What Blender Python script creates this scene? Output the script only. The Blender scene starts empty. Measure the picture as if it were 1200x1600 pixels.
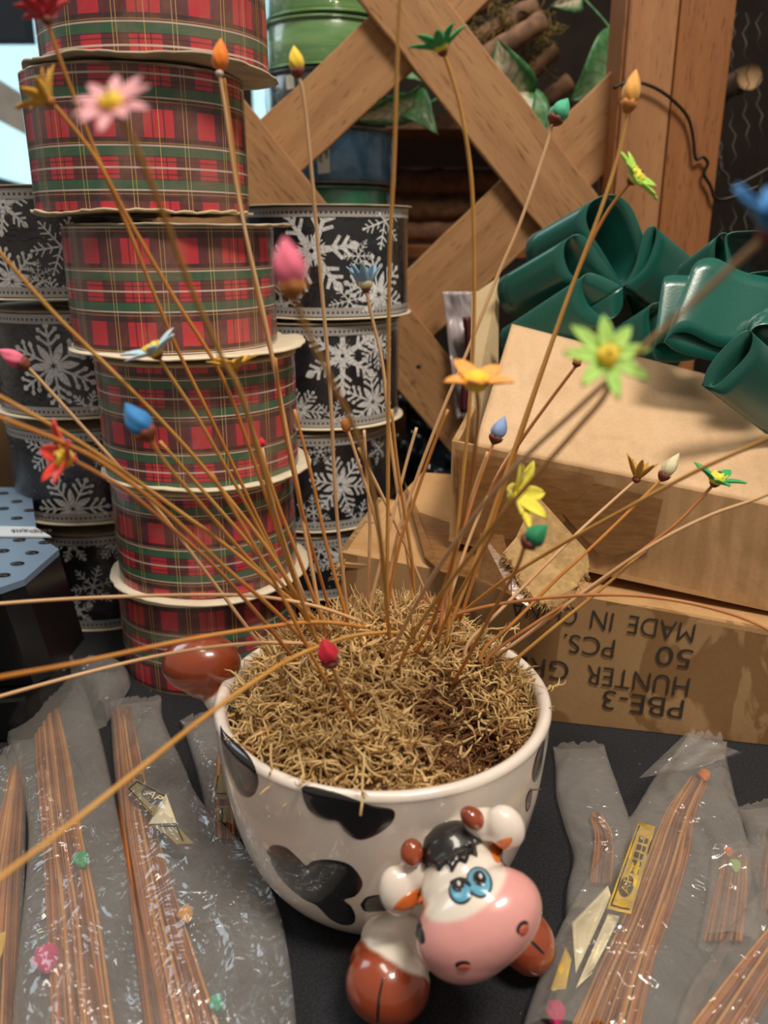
import bpy, bmesh, math, random
from mathutils import Vector, Matrix, noise
from mathutils.bvhtree import BVHTree

R = math.radians
SC = bpy.context.scene
COL = SC.collection
random.seed(7)

# ------------------------------------------------------------------ camera
FPX = 1300.0
PITCH = R(18.5)
CAM = Vector((0, 0, 0.29))
FW = Vector((0, math.cos(PITCH), -math.sin(PITCH)))
UP = Vector((0, math.sin(PITCH), math.cos(PITCH)))
RT = Vector((1, 0, 0))
cd = bpy.data.cameras.new('camera')
cd.sensor_fit = 'VERTICAL'
cd.sensor_height = 36
cd.lens = FPX / 1600 * 36
cd.clip_start = 0.01
cd.dof.use_dof = True
cd.dof.focus_distance = 0.42
cd.dof.aperture_fstop = 8.5
cam = bpy.data.objects.new('camera', cd)
cam.location = CAM
cam.rotation_euler = (R(90) - PITCH, 0, 0)
COL.objects.link(cam)
SC.camera = cam

# ------------------------------------------------------------------ light
SC.view_settings.view_transform = 'Standard'
SC.view_settings.look = 'None'
SC.view_settings.gamma = 1
SC.view_settings.exposure = 0.0
w = bpy.data.worlds.new('world')
SC.world = w
w.use_nodes = True
w.node_tree.nodes['Background'].inputs[0].default_value = (1.0, 0.86, 0.70, 1)
w.node_tree.nodes['Background'].inputs[1].default_value = 0.30


def area(name, loc, target, size, power, color, sy=None):
    l = bpy.data.lights.new(name, 'AREA')
    l.energy = power
    l.color = color
    l.size = size
    if sy:
        l.shape = 'RECTANGLE'
        l.size_y = sy
    o = bpy.data.objects.new(name, l)
    o.location = loc
    o.rotation_euler = (Vector(target) - Vector(loc)).to_track_quat('-Z', 'Y').to_euler()
    COL.objects.link(o)
    return o


area('ceiling_lamp', (0.45, -0.25, 1.7), (0.1, 0.5, 0.1), 0.45, 27, (1.0, 0.90, 0.76), 0.25)
area('ceiling_lamp', (-0.25, 0.35, 2.0), (0.0, 0.5, 0.0), 0.9, 12, (1.0, 0.90, 0.76), 0.3)
area('daylight_from_the_left', (-1.5, 1.25, 1.25), (-0.2, 0.5, 0.25), 0.7, 8, (0.72, 0.88, 1.0), 0.9)


# ------------------------------------------------------------------ pixel helpers (1200 x 1600 frame)
def ray(u, v):
    return FW + RT * ((u - 600) / FPX) + UP * (-(v - 800) / FPX)


def P(u, v, y):
    d = ray(u, v)
    return CAM + d * (y / d.y)


def T(u, v, z=0.0):
    d = ray(u, v)
    return CAM + d * ((z - CAM.z) / d.z)


def PL(u, v, p0, n):
    d = ray(u, v)
    return CAM + d * ((p0 - CAM).dot(n) / d.dot(n))


def depth(p):
    return (p - CAM).dot(FW)


def mpp(p):
    return depth(p) / FPX


# ------------------------------------------------------------------ object helpers
def base_of(o):
    v = Vector((0, 0, 0))
    while o is not None:
        v = v + o.location
        o = o.parent
    return v


def tag(o, label, cat, group=None, kind=None):
    o['label'] = label
    o['category'] = cat
    if group:
        o['group'] = group
    if kind:
        o['kind'] = kind
    return o


def thing(name, loc, label, cat, group=None):
    o = bpy.data.objects.new(name, None)
    o.empty_display_size = 0.02
    o.location = loc
    COL.objects.link(o)
    return tag(o, label, cat, group)


class MB:
    def __init__(s):
        s.v = []
        s.f = []
        s.m = []
        s.uv = {}

    def add(s, vs, fs, mi=0):
        n = len(s.v)
        s.v += [Vector(a) for a in vs]
        for f in fs:
            s.f.append(tuple(i + n for i in f))
            s.m.append(mi)
        return n

    def box(s, c, sx, sy, sz, M=None, mi=0):
        vs = []
        for x in (-.5, .5):
            for y in (-.5, .5):
                for z in (-.5, .5):
                    p = Vector((x * sx, y * sy, z * sz))
                    if M:
                        p = M @ p
                    vs.append(p + Vector(c))
        s.add(vs, [(0, 1, 3, 2), (4, 6, 7, 5), (0, 4, 5, 1), (2, 3, 7, 6), (0, 2, 6, 4), (1, 5, 7, 3)], mi)

    def tube(s, pts, r, n=6, mi=0, caps=True):
        pts = [Vector(p) for p in pts]
        k = len(pts)
        rs = r if isinstance(r, (list, tuple)) else [r] * k
        t0 = (pts[1] - pts[0]).normalized()
        a = t0.orthogonal().normalized()
        vs = []
        for i, p in enumerate(pts):
            t = (pts[min(i + 1, k - 1)] - pts[max(i - 1, 0)])
            t = t.normalized() if t.length > 1e-9 else t0
            a = (a - t * a.dot(t))
            a = a.normalized() if a.length > 1e-6 else t.orthogonal().normalized()
            b = t.cross(a)
            for j in range(n):
                an = 2 * math.pi * j / n
                vs.append(p + (a * math.cos(an) + b * math.sin(an)) * rs[i])
        fs = []
        for i in range(k - 1):
            for j in range(n):
                fs.append((i * n + j, i * n + (j + 1) % n, (i + 1) * n + (j + 1) % n, (i + 1) * n + j))
        if caps:
            fs.append(tuple(range(n - 1, -1, -1)))
            fs.append(tuple(range((k - 1) * n, k * n)))
        s.add(vs, fs, mi)

    def lathe(s, prof, c, n=64, mi=0, wob=None):
        vs = []
        for i, (r, z) in enumerate(prof):
            for j in range(n):
                a = 2 * math.pi * j / n
                rr = r + (wob(i, a) if wob else 0)
                vs.append(Vector(c) + Vector((rr * math.cos(a), rr * math.sin(a), z)))
        fs = []
        for i in range(len(prof) - 1):
            for j in range(n):
                fs.append((i * n + j, i * n + (j + 1) % n, (i + 1) * n + (j + 1) % n, (i + 1) * n + j))
        s.add(vs, fs, mi)

    def ellipsoid(s, c, axes, radii, nu=20, nv=12, mi=0, fn=None):
        vs = []
        fs = []
        for i in range(nv + 1):
            ph = math.pi * i / nv
            for j in range(nu):
                th = 2 * math.pi * j / nu
                l = Vector((math.sin(ph) * math.cos(th), math.sin(ph) * math.sin(th), math.cos(ph)))
                k = fn(l) if fn else 1
                vs.append(Vector(c) + axes[0] * (l.x * radii[0] * k) + axes[1] * (l.y * radii[1] * k) + axes[2] * (l.z * radii[2] * k))
        for i in range(nv):
            for j in range(nu):
                fs.append((i * nu + j, (i + 1) * nu + j, (i + 1) * nu + (j + 1) % nu, i * nu + (j + 1) % nu))
        s.add(vs, fs, mi)

    def sheet(s, pts, th, mi=0):
        """thin solid plate over a polygon of 3D points"""
        pts = [Vector(p) for p in pts]
        n = Vector((0, 0, 0))
        for i in range(len(pts)):
            a, b = pts[i], pts[(i + 1) % len(pts)]
            n += a.cross(b)
        n.normalize()
        if n.dot(FW) > 0:
            n = -n
        k = len(pts)
        vs = pts + [p - n * th for p in pts]
        fs = [tuple(range(k)), tuple(range(2 * k - 1, k - 1, -1))]
        for i in range(k):
            j = (i + 1) % k
            fs.append((i, i + k, j + k, j))
        s.add(vs, fs, mi)

    def grid(s, fn, nu, nv, mi=0, uvfn=None, closed_u=False):
        n0 = len(s.v)
        cu = nu if closed_u else nu + 1
        for j in range(nv + 1):
            for i in range(cu):
                s.v.append(Vector(fn(i / nu, j / nv)))
                if uvfn:
                    pass
        for j in range(nv):
            for i in range(nu):
                i2 = (i + 1) % cu
                s.f.append((n0 + j * cu + i, n0 + j * cu + i2, n0 + (j + 1) * cu + i2, n0 + (j + 1) * cu + i))
                s.m.append(mi)
                if uvfn:
                    s.uv[len(s.f) - 1] = [uvfn(i / nu, j / nv), uvfn((i + 1) / nu, j / nv), uvfn((i + 1) / nu, (j + 1) / nv), uvfn(i / nu, (j + 1) / nv)]

    def build(s, name, mats, parent=None, smooth=True, label=None, fix=True, recalc=False):
        if not isinstance(mats, (list, tuple)):
            mats = [mats]
        off = base_of(parent) if parent is not None else Vector((0, 0, 0))
        me = bpy.data.meshes.new(name)
        me.from_pydata([tuple(p - off) for p in s.v], [], s.f)
        for m in mats:
            me.materials.append(m)
        me.polygons.foreach_set('material_index', s.m)
        me.polygons.foreach_set('use_smooth', [smooth] * len(me.polygons))
        if s.uv:
            ul = me.uv_layers.new(name='UVMap')
            for fi, uvs in s.uv.items():
                p = me.polygons[fi]
                for li, uv in zip(p.loop_indices, uvs):
                    ul.data[li].uv = uv
        if recalc:
            b = bmesh.new()
            b.from_mesh(me)
            bmesh.ops.recalc_face_normals(b, faces=b.faces)
            b.to_mesh(me)
            b.free()
        me.update()
        o = bpy.data.objects.new(name, me)
        COL.objects.link(o)
        if parent is not None:
            o.parent = parent
        if label:
            o['label'] = label
        return o


def bevel(o, wd, seg=2):
    m = o.modifiers.new('bevel', 'BEVEL')
    m.width = wd
    m.segments = seg
    m.limit_method = 'ANGLE'
    m.angle_limit = R(40)
    return o


def spline(pts, n=6):
    pts = [Vector(p) for p in pts]
    if len(pts) == 2:
        return [pts[0].lerp(pts[1], i / n) for i in range(n + 1)]
    q = [pts[0] * 2 - pts[1]] + pts + [pts[-1] * 2 - pts[-2]]
    out = []
    for i in range(1, len(q) - 2):
        a, b, c, d = q[i - 1:i + 3]
        for k in range(n):
            t = k / n
            out.append(0.5 * ((2 * b) + (c - a) * t + (2 * a - 5 * b + 4 * c - d) * t * t + (3 * b - a - 3 * c + d) * t ** 3))
    out.append(pts[-1])
    return out


# ------------------------------------------------------------------ materials
def srgb(r, g, b):
    f = lambda c: c / 12.92 if c <= 0.04045 else ((c + 0.055) / 1.055) ** 2.4
    return (f(r / 255), f(g / 255), f(b / 255), 1)


class Nodes:
    def __init__(s, name):
        s.mat = bpy.data.materials.new(name)
        s.mat.use_nodes = True
        s.t = s.mat.node_tree
        s.b = s.t.nodes['Principled BSDF']
        s.out = s.t.nodes['Material Output']

    def n(s, typ, **kw):
        x = s.t.nodes.new(typ)
        for k, v in kw.items():
            setattr(x, k, v)
        return x

    def l(s, a, b):
        s.t.links.new(a, b)

    def math(s, op, a, b=None, c=None):
        x = s.n('ShaderNodeMath', operation=op)
        for i, q in enumerate((a, b, c)):
            if q is None:
                continue
            if isinstance(q, (int, float)):
                x.inputs[i].default_value = q
            else:
                s.l(q, x.inputs[i])
        return x.outputs[0]

    def mix(s, fac, a, b, blend='MIX'):
        x = s.n('ShaderNodeMix', data_type='RGBA', blend_type=blend)
        for i, q in ((0, fac), (6, a), (7, b)):
            if isinstance(q, (int, float)):
                x.inputs[i].default_value = q
            elif isinstance(q, tuple):
                x.inputs[i].default_value = q
            else:
                s.l(q, x.inputs[i])
        return x.outputs[2]

    def ramp(s, fac, stops, interp='LINEAR'):
        x = s.n('ShaderNodeValToRGB')
        cr = x.color_ramp
        cr.interpolation = interp
        while len(cr.elements) < len(stops):
            cr.elements.new(0.5)
        for e, (p, c) in zip(cr.elements, stops):
            e.position = p
            e.color = c if isinstance(c, tuple) else (c, c, c, 1)
        s.l(fac, x.inputs[0])
        return x.outputs[0]

    def noise(s, vec, scale, detail=3, rough=.5, dist=0.0):
        x = s.n('ShaderNodeTexNoise')
        x.inputs['Scale'].default_value = scale
        x.inputs['Detail'].default_value = detail
        x.inputs['Roughness'].default_value = rough
        x.inputs['Distortion'].default_value = dist
        if vec is not None:
            s.l(vec, x.inputs['Vector'])
        return x.outputs['Fac']

    def obj(s, scale=(1, 1, 1), rot=(0, 0, 0)):
        tc = s.n('ShaderNodeTexCoord')
        mp = s.n('ShaderNodeMapping')
        mp.inputs['Scale'].default_value = scale
        mp.inputs['Rotation'].default_value = rot
        s.l(tc.outputs['Object'], mp.inputs['Vector'])
        return mp.outputs[0]

    def bump(s, h, strength=.3, dist=.001):
        x = s.n('ShaderNodeBump')
        x.inputs['Strength'].default_value = strength
        x.inputs['Distance'].default_value = dist
        s.l(h, x.inputs['Height'])
        s.l(x.outputs[0], s.b.inputs['Normal'])

    def set(s, rough=None, metal=None, coat=None, coat_rough=None, spec=None, sheen=None, sss=None):
        i = s.b.inputs
        if rough is not None: i['Roughness'].default_value = rough
        if metal is not None: i['Metallic'].default_value = metal
        if coat is not None: i['Coat Weight'].default_value = coat
        if coat_rough is not None: i['Coat Roughness'].default_value = coat_rough
        if spec is not None: i['Specular IOR Level'].default_value = spec
        if sheen is not None: i['Sheen Weight'].default_value = sheen
        if sss is not None:
            i['Subsurface Weight'].default_value = sss
            i['Subsurface Radius'].default_value = (1, .5, .3)
            i['Subsurface Scale'].default_value = .002
        return s

    def color(s, c):
        if isinstance(c, tuple):
            s.b.inputs['Base Color'].default_value = c
        else:
            s.l(c, s.b.inputs['Base Color'])
        return s


def plain(name, c, rough=.5, var=.15, scale=60, bump=0, **kw):
    k = Nodes(name)
    k.set(rough=rough, **kw)
    v = k.obj()
    f = k.noise(v, scale, 3)
    d = tuple(x * (1 - var) for x in c[:3]) + (1,)
    b = tuple(min(1, x * (1 + var)) for x in c[:3]) + (1,)
    k.color(k.ramp(f, [(.3, d), (.7, b)]))
    if bump:
        k.bump(f, bump, .0006)
    return k.mat


def wood(name, c0, c1, c2, rot, rough=.6, scale=1.0):
    """long grain along local X after rotation, with dark pores"""
    k = Nodes(name)
    k.set(rough=rough, spec=.35)
    v = k.obj((1, 1, 1), (0, rot, 0))
    sep = k.n('ShaderNodeMapping')
    sep.inputs['Scale'].default_value = (5 * scale, 70 * scale, 70 * scale)
    k.l(v, sep.inputs['Vector'])
    f = k.noise(sep.outputs[0], 1.0, 5, .6, .6)
    sep2 = k.n('ShaderNodeMapping')
    sep2.inputs['Scale'].default_value = (60 * scale, 620 * scale, 620 * scale)
    k.l(v, sep2.inputs['Vector'])
    g = k.noise(sep2.outputs[0], 1.0, 2, .5)
    base = k.ramp(f, [(.25, c0), (.5, c1), (.75, c2)])
    pores = k.ramp(g, [(.30, (.36, .29, .24, 1)), (.40, (1, 1, 1, 1))])
    k.color(k.mix(.75, base, pores, 'MULTIPLY'))
    k.bump(g, .35, .0008)
    return k.mat


M = {}
LW0, LW1, LW2 = srgb(144, 104, 68), srgb(162, 120, 80), srgb(176, 134, 92)
M['lat_a'] = wood('lattice wood grain falling right', LW0, LW1, LW2, R(-50))
M['lat_b'] = wood('lattice wood grain rising right', LW0, LW1, LW2, R(44))
M['post'] = wood('post wood', srgb(138, 92, 58), srgb(156, 108, 70), srgb(170, 122, 82), R(90), scale=.8)
M['post2'] = wood('post wood redder', srgb(122, 76, 40), srgb(142, 90, 50), srgb(154, 102, 60), R(90), scale=1.2)
M['shelf'] = wood('shelf wood', srgb(110, 66, 34), srgb(150, 92, 50), srgb(165, 105, 60), 0)
M['bark'] = plain('bark', srgb(120, 88, 66), .8, .45, 90, .8)
M['bark_dark'] = plain('bark dark', srgb(92, 62, 40), .85, .45, 90, .8)  # darker bark copy, some shade behind the lattice is put into its colour
M['cutwood'] = plain('cut wood end', srgb(150, 118, 82), .7, .15, 120)
M['drymoss'] = plain('dry green moss', srgb(110, 92, 40), .9, .5, 260, .8)
M['darkwall'] = plain('dark back wall', srgb(38, 28, 22), .9, .3, 12)
M['floor'] = plain('floor concrete', srgb(90, 82, 75), .8, .2, 6)
M['white_card'] = plain('white spool card', srgb(226, 212, 186), .6, .06, 80)
M['tan_card'] = plain('tan spool card', srgb(205, 184, 148), .7, .12, 70)
M['grey_card'] = plain('dirty grey spool card', srgb(172, 158, 134), .7, .25, 60)
M['core'] = plain('core card', srgb(120, 95, 70), .8)


def card(name, c0, c1, stain, stripe=0, st=(.5, .62)):
    k = Nodes(name)
    k.set(rough=.68, spec=.3)
    v = k.obj()
    f = k.noise(v, 14, 5, .6)
    g = k.noise(v, 500, 2)
    big = k.ramp(k.noise(k.obj((1.3, 1.3, .6)), 24, 3, .5, 1.2), [(st[0], (1, 1, 1, 1)), (st[1], stain)])
    base = k.ramp(f, [(.3, c0), (.7, c1)])
    c = k.mix(1.0, base, big, 'MULTIPLY')
    c = k.mix(.12, c, k.ramp(g, [(.4, (.5, .5, .5, 1)), (.6, (1, 1, 1, 1))]), 'MULTIPLY')
    if stripe:
        wv = k.n('ShaderNodeTexWave', wave_type='BANDS', bands_direction='X')
        wv.inputs['Scale'].default_value = 26
        wv.inputs['Distortion'].default_value = .6
        wv.inputs['Detail'].default_value = 2
        k.l(v, wv.inputs['Vector'])
        c = k.mix(stripe, c, k.ramp(wv.outputs['Fac'], [(.3, (.72, .70, .66, 1)), (.7, (1.0, 1.0, 1.0, 1))]), 'MULTIPLY')
    k.color(c)
    k.bump(f, .12, .002)
    return k.mat


M['card_low'] = card('lower carton cardboard', srgb(160, 125, 86), srgb(176, 141, 100), (.66, .59, .50, 1), 0, (.49, .53))
M['card_up'] = card('upper carton cardboard', srgb(170, 132, 92), srgb(192, 154, 112), (.85, .82, .78, 1), .35)
M['card_flap'] = card('light flap cardboard', srgb(204, 169, 130), srgb(216, 183, 146), (.93, .92, .9, 1), .08)
M['card_in'] = card('carton flap underside', srgb(178, 138, 92), srgb(198, 158, 112), (.9, .88, .84, 1), 0)
M['card_beige'] = card('pale carton side', srgb(200, 176, 134), srgb(216, 194, 154), (.9, .88, .84, 1), 0)
M['card_torn'] = plain('torn carton paper', srgb(186, 152, 102), .85, .18, 260, .8)
M['ink'] = plain('stamped ink', srgb(54, 46, 40), .7, .25, 300)


def tape():
    k = Nodes('brown packing tape')
    k.set(rough=.22, spec=.6)
    f = k.noise(k.obj((1, 6, 6)), 60, 4)
    k.color(k.ramp(f, [(.3, srgb(128, 88, 50)), (.7, srgb(152, 110, 68))]))
    k.bump(f, .25, .0006)
    k.b.inputs['Alpha'].default_value = .8
    return k.mat


M['tape'] = tape()


def glaze(name, c, var=.03):
    k = Nodes(name)
    k.set(rough=.28, coat=1.0, coat_rough=.06, spec=.5)
    f = k.noise(k.obj(), 70, 3)
    k.color(k.ramp(f, [(.35, tuple(x * (1 - var) for x in c[:3]) + (1,)), (.65, tuple(min(1, x * (1 + var)) for x in c[:3]) + (1,))]))
    return k.mat


M['glaze_white'] = glaze('white ceramic glaze', srgb(234, 222, 212))
M['glaze_black'] = glaze('black ceramic glaze', srgb(22, 20, 22))
M['glaze_brown'] = glaze('brown ceramic glaze', srgb(150, 66, 36), .3)
M['glaze_orange'] = glaze('orange ceramic glaze', srgb(212, 112, 48), .1)
M['glaze_pink'] = glaze('pink ceramic glaze', srgb(232, 160, 156), .05)
M['glaze_nose'] = glaze('nostril ceramic glaze', srgb(190, 95, 75), .1)
M['glaze_blue'] = glaze('blue ceramic glaze', srgb(96, 168, 200), .08)
M['glaze_shine'] = glaze('white eye shine', srgb(215, 215, 220), .03)


def vcol(name):
    k = Nodes(name)
    k.set(rough=.28, coat=1.0, coat_rough=.06)
    a = k.n('ShaderNodeVertexColor', layer_name='Col')
    f = k.noise(k.obj(), 140, 4)
    k.color(k.mix(.25, a.outputs[0], k.ramp(f, [(.3, (.7, .7, .7, 1)), (.7, (1, 1, 1, 1))]), 'MULTIPLY'))
    return k.mat


M['glaze_v'] = vcol('painted ceramic glaze')


def cloth():
    k = Nodes('black felt cloth')
    k.set(rough=.85, spec=.2)
    v = k.obj()
    f = k.noise(v, 900, 2)
    sp = k.noise(v, 420, 1)
    base = k.ramp(f, [(.35, srgb(30, 31, 35)), (.7, srgb(46, 47, 51))])
    k.color(k.mix(k.ramp(sp, [(.80, (0, 0, 0, 1)), (.84, (1, 1, 1, 1))]), base, srgb(150, 150, 155)))
    k.bump(f, .3, .0004)
    return k.mat


M['cloth'] = cloth()


def stem(name, c0, c1):
    k = Nodes(name)
    k.set(rough=.45, spec=.4)
    f = k.noise(k.obj(), 45, 3)
    k.color(k.ramp(f, [(.3, c0), (.7, c1)]))
    return k.mat


M['stem_amber'] = stem('amber straw stem', srgb(190, 134, 62), srgb(210, 160, 90))
M['stem_brown'] = stem('orange brown straw stem', srgb(184, 118, 54), srgb(204, 142, 74))
M['stem_pale'] = stem('pale straw stem', srgb(206, 160, 112), srgb(222, 182, 140))
M['stem_dark'] = stem('rust straw stem', srgb(164, 100, 54), srgb(190, 126, 76))
M['bundle_a'] = stem('bundle stem brown', srgb(158, 92, 38), srgb(180, 112, 54))
M['bundle_b'] = stem('bundle stem tan', srgb(186, 124, 62), srgb(202, 146, 84))
M['bundle_c'] = stem('bundle stem dark', srgb(112, 60, 26), srgb(146, 84, 38))
STEMC = {'a': 'stem_amber', 'b': 'stem_brown', 'p': 'stem_pale', 'd': 'stem_dark'}
M['calyx'] = plain('dark red calyx', srgb(116, 58, 40), .7, .25, 400, .6)
M['calyx_y'] = plain('tan calyx', srgb(176, 112, 50), .7, .25, 400, .6)
M['bead'] = plain('clear glue bead', srgb(210, 190, 180), .1, .05)


def petal(name, c):
    k = Nodes(name)
    k.set(rough=.6, spec=.3, sheen=.2)
    v = k.obj()
    f = k.noise(v, 500, 3)
    k.color(k.ramp(f, [(.3, tuple(x * .82 for x in c[:3]) + (1,)), (.7, c)]))
    k.b.inputs['Subsurface Weight'].default_value = .0
    k.bump(f, .3, .0003)
    return k.mat


PC = {'red': (206, 44, 60), 'coral': (232, 66, 50), 'crimson': (196, 26, 52), 'yellow': (240, 205, 60), 'gold': (222, 168, 50),
      'pink': (232, 168, 178), 'hotpink': (232, 110, 138), 'magenta': (205, 45, 105), 'orange': (240, 130, 36), 'softorange': (246, 166, 84),
      'green': (48, 168, 92), 'darkgreen': (28, 128, 84), 'teal': (70, 178, 138), 'lime': (166, 216, 84), 'palelime': (172, 216, 108),
      'blue': (52, 132, 200), 'skyblue': (140, 186, 222), 'paleblue': (186, 214, 232), 'lavender': (146, 172, 222), 'amber': (230, 166, 76),
      'cream': (226, 216, 176), 'ochre': (200, 150, 56), 'butter': (240, 226, 80)}
for k_, c_ in PC.items():
    M['p_' + k_] = petal('dyed petal ' + k_, srgb(*c_))


def plaid():
    k = Nodes('tartan ribbon')
    k.set(rough=.45, spec=.4, coat=.55, coat_rough=.12)
    uv = k.n('ShaderNodeUVMap', uv_map='UVMap')
    sp = k.n('ShaderNodeSeparateXYZ')
    k.l(uv.outputs[0], sp.inputs[0])
    fu = k.math('FRACT', sp.outputs[0])
    fv = k.math('FRACT', sp.outputs[1])
    gr = srgb(26, 108, 78)
    red, mar, dk, blk, navy = srgb(200, 42, 62), srgb(108, 44, 54), srgb(64, 34, 44), srgb(44, 26, 34), srgb(52, 46, 92)
    mu = k.ramp(fu, [(0, 1.), (.215, 0.), (.47, 1.), (.755, 0.)], 'CONSTANT')
    mv = k.ramp(fv, [(0, 0.), (.15, 1.), (.385, 0.), (.60, 1.), (.90, 0.)], 'CONSTANT')
    base = k.mix(k.math('MULTIPLY', k.math('ADD', mu, mv), .62), dk, mar)
    base = k.mix(k.math('MULTIPLY', mu, mv), base, red)
    lu = k.ramp(fu, [(0, 0.), (.545, 1.), (.56, 0.), (.655, 1.), (.67, 0.)], 'CONSTANT')
    base = k.mix(k.math('MULTIPLY', lu, .7), base, blk)
    lv_ = k.ramp(fv, [(0, 0.), (.19, 1.), (.205, 0.), (.33, 1.), (.345, 0.), (.56, .8), (.60, 0.), (.90, .8), (.95, 0.)], 'CONSTANT')
    base = k.mix(k.math('MULTIPLY', lv_, .75), base, blk)
    nu = k.ramp(fu, [(0, 1.), (.008, 0.), (.215, 1.), (.226, 0.), (.992, 1.)], 'CONSTANT')
    base = k.mix(k.math('MULTIPLY', nu, .7), base, navy)
    # where both are red keep it strong, green bands dominate
    gm = k.ramp(fv, [(0, 0.0), (.035, .8), (.135, 0.0), (.40, .8), (.50, 0.0)], 'CONSTANT')
    c = k.mix(gm, base, gr)
    yl = k.ramp(fu, [(0, 0.), (.325, 1.), (.333, 0.), (.362, 1.), (.370, 0.), (.608, 1.), (.616, 0.), (.850, 1.), (.858, 0.), (.887, 1.), (.895, 0.)], 'CONSTANT')
    c = k.mix(k.math('MULTIPLY', yl, .75), c, srgb(204, 180, 104))
    wl = k.ramp(fv, [(0, 0.), (.015, 1.), (.032, 0.), (.258, 1.), (.282, 0.), (.503, 1.), (.52, 0.)], 'CONSTANT')
    c = k.mix(k.math('MULTIPLY', wl, .8), c, srgb(222, 206, 196))
    gl = k.ramp(fv, [(0, 0.), (.532, 1.), (.546, 0.), (.975, 1.), (.988, 0.)], 'CONSTANT')
    c = k.mix(k.math('MULTIPLY', gl, .6), c, srgb(190, 160, 80))
    f = k.noise(k.obj(), 30, 4, .6, 1.0)
    dust = k.ramp(f, [(.42, (.06, .06, .06, 1)), (.75, (.42, .42, .42, 1))])
    c = k.mix(dust, c, srgb(170, 130, 110))
    k.color(c)
    k.bump(k.noise(k.obj(), 60, 2), .06, .002)
    return k.mat


M['plaid'] = plaid()


def sheer():
    k = Nodes('black sheer ribbon')
    k.set(rough=.4, spec=.35, coat=.2, coat_rough=.08)
    v = k.obj()
    f = k.noise(v, 28, 4, .6, 2)
    gl = k.noise(v, 520, 1)
    c = k.ramp(f, [(.35, srgb(10, 10, 16)), (.62, srgb(24, 25, 36)), (.8, srgb(58, 62, 74))])
    k.color(k.mix(k.ramp(gl, [(.76, (0, 0, 0, 1)), (.8, (1, 1, 1, 1))]), c, srgb(190, 190, 200)))
    k.bump(f, .35, .002)
    return k.mat


M['sheer'] = sheer()


def glitter():
    k = Nodes('silver glitter print')
    k.set(rough=.45, spec=.6)
    f = k.noise(k.obj(), 700, 3)
    k.color(k.ramp(f, [(.28, srgb(150, 152, 158)), (.5, srgb(222, 224, 226)), (.75, srgb(250, 250, 252))]))
    k.bump(f, .6, .0005)
    return k.mat


M['glitter'] = glitter()


def picot():
    k = Nodes('silver picot edge')
    k.set(rough=.4, spec=.5)
    uv = k.n('ShaderNodeUVMap', uv_map='UVMap')
    sp = k.n('ShaderNodeSeparateXYZ')
    k.l(uv.outputs[0], sp.inputs[0])
    fu = k.math('FRACT', k.math('MULTIPLY', sp.outputs[0], 110))
    a = k.math('SUBTRACT', fu, .5)
    b = k.math('MULTIPLY', k.math('SUBTRACT', sp.outputs[1], .45), 1.6)
    d = k.math('SQRT', k.math('ADD', k.math('MULTIPLY', a, a), k.math('MULTIPLY', b, b)))
    k.color(k.ramp(d, [(.2, srgb(40, 40, 46)), (.3, srgb(176, 174, 172))]))
    return k.mat


M['picot'] = picot()


def film(name, fac, c, rough=.18, bump=.4, sc=60, ior=.05, dist=.004, shine=1.0):
    k = Nodes(name)
    v = k.obj()
    f = k.noise(v, sc, 4, .6, 1.2)
    f2 = k.noise(v, sc * 2.2, 2, .5, 2.5)
    cr = k.math('ABSOLUTE', k.math('SUBTRACT', f2, .5))
    bp = k.n('ShaderNodeBump')
    bp.inputs['Strength'].default_value = bump
    bp.inputs['Distance'].default_value = dist
    k.l(k.math('ADD', f, k.math('MULTIPLY', cr, -1.2)), bp.inputs['Height'])
    tr = k.n('ShaderNodeBsdfTransparent')
    df = k.n('ShaderNodeBsdfDiffuse')
    df.inputs['Color'].default_value = c
    gl = k.n('ShaderNodeBsdfGlossy')
    gl.inputs['Roughness'].default_value = rough
    k.l(bp.outputs[0], gl.inputs['Normal'])
    lw = k.n('ShaderNodeLayerWeight')
    lw.inputs['Blend'].default_value = .5
    sq = k.math('MULTIPLY', lw.outputs['Facing'], lw.outputs['Facing'])
    g = k.math('ADD', k.math('MULTIPLY', sq, fac * 1.5), k.math('MULTIPLY_ADD', k.math('SUBTRACT', f, .5), fac * 1.2, fac))
    cl = k.n('ShaderNodeClamp')
    cl.inputs['Max'].default_value = .9
    k.l(g, cl.inputs['Value'])
    m1 = k.n('ShaderNodeMixShader')
    k.l(cl.outputs[0], m1.inputs[0])
    k.l(tr.outputs[0], m1.inputs[1])
    k.l(df.outputs[0], m1.inputs[2])
    m2 = k.n('ShaderNodeMixShader')
    k.l(k.math('MULTIPLY', k.math('MULTIPLY_ADD', k.math('POWER', lw.outputs['Facing'], 5.0), .9, ior), shine), m2.inputs[0])
    k.l(m1.outputs[0], m2.inputs[1])
    k.l(gl.outputs[0], m2.inputs[2])
    k.l(m2.outputs[0], k.out.inputs['Surface'])
    return k.mat


M['film'] = film('milky plastic bag film', .155, srgb(190, 187, 184), .12, .8, 14, .085, .0045, 1.0)
M['clear'] = film('clear cellophane', .012, srgb(190, 195, 200), .07, .4, 30, .05, .003, 1.0)


def satin():
    k = Nodes('hunter green satin')
    k.set(rough=.27, spec=.8, sheen=.1)
    f = k.noise(k.obj((1, 1, 1)), 900, 2)
    k.color(k.ramp(f, [(.3, srgb(11, 86, 76)), (.7, srgb(14, 94, 82))]))
    k.bump(f, .15, .0003)
    return k.mat


M['satin'] = satin()


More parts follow.
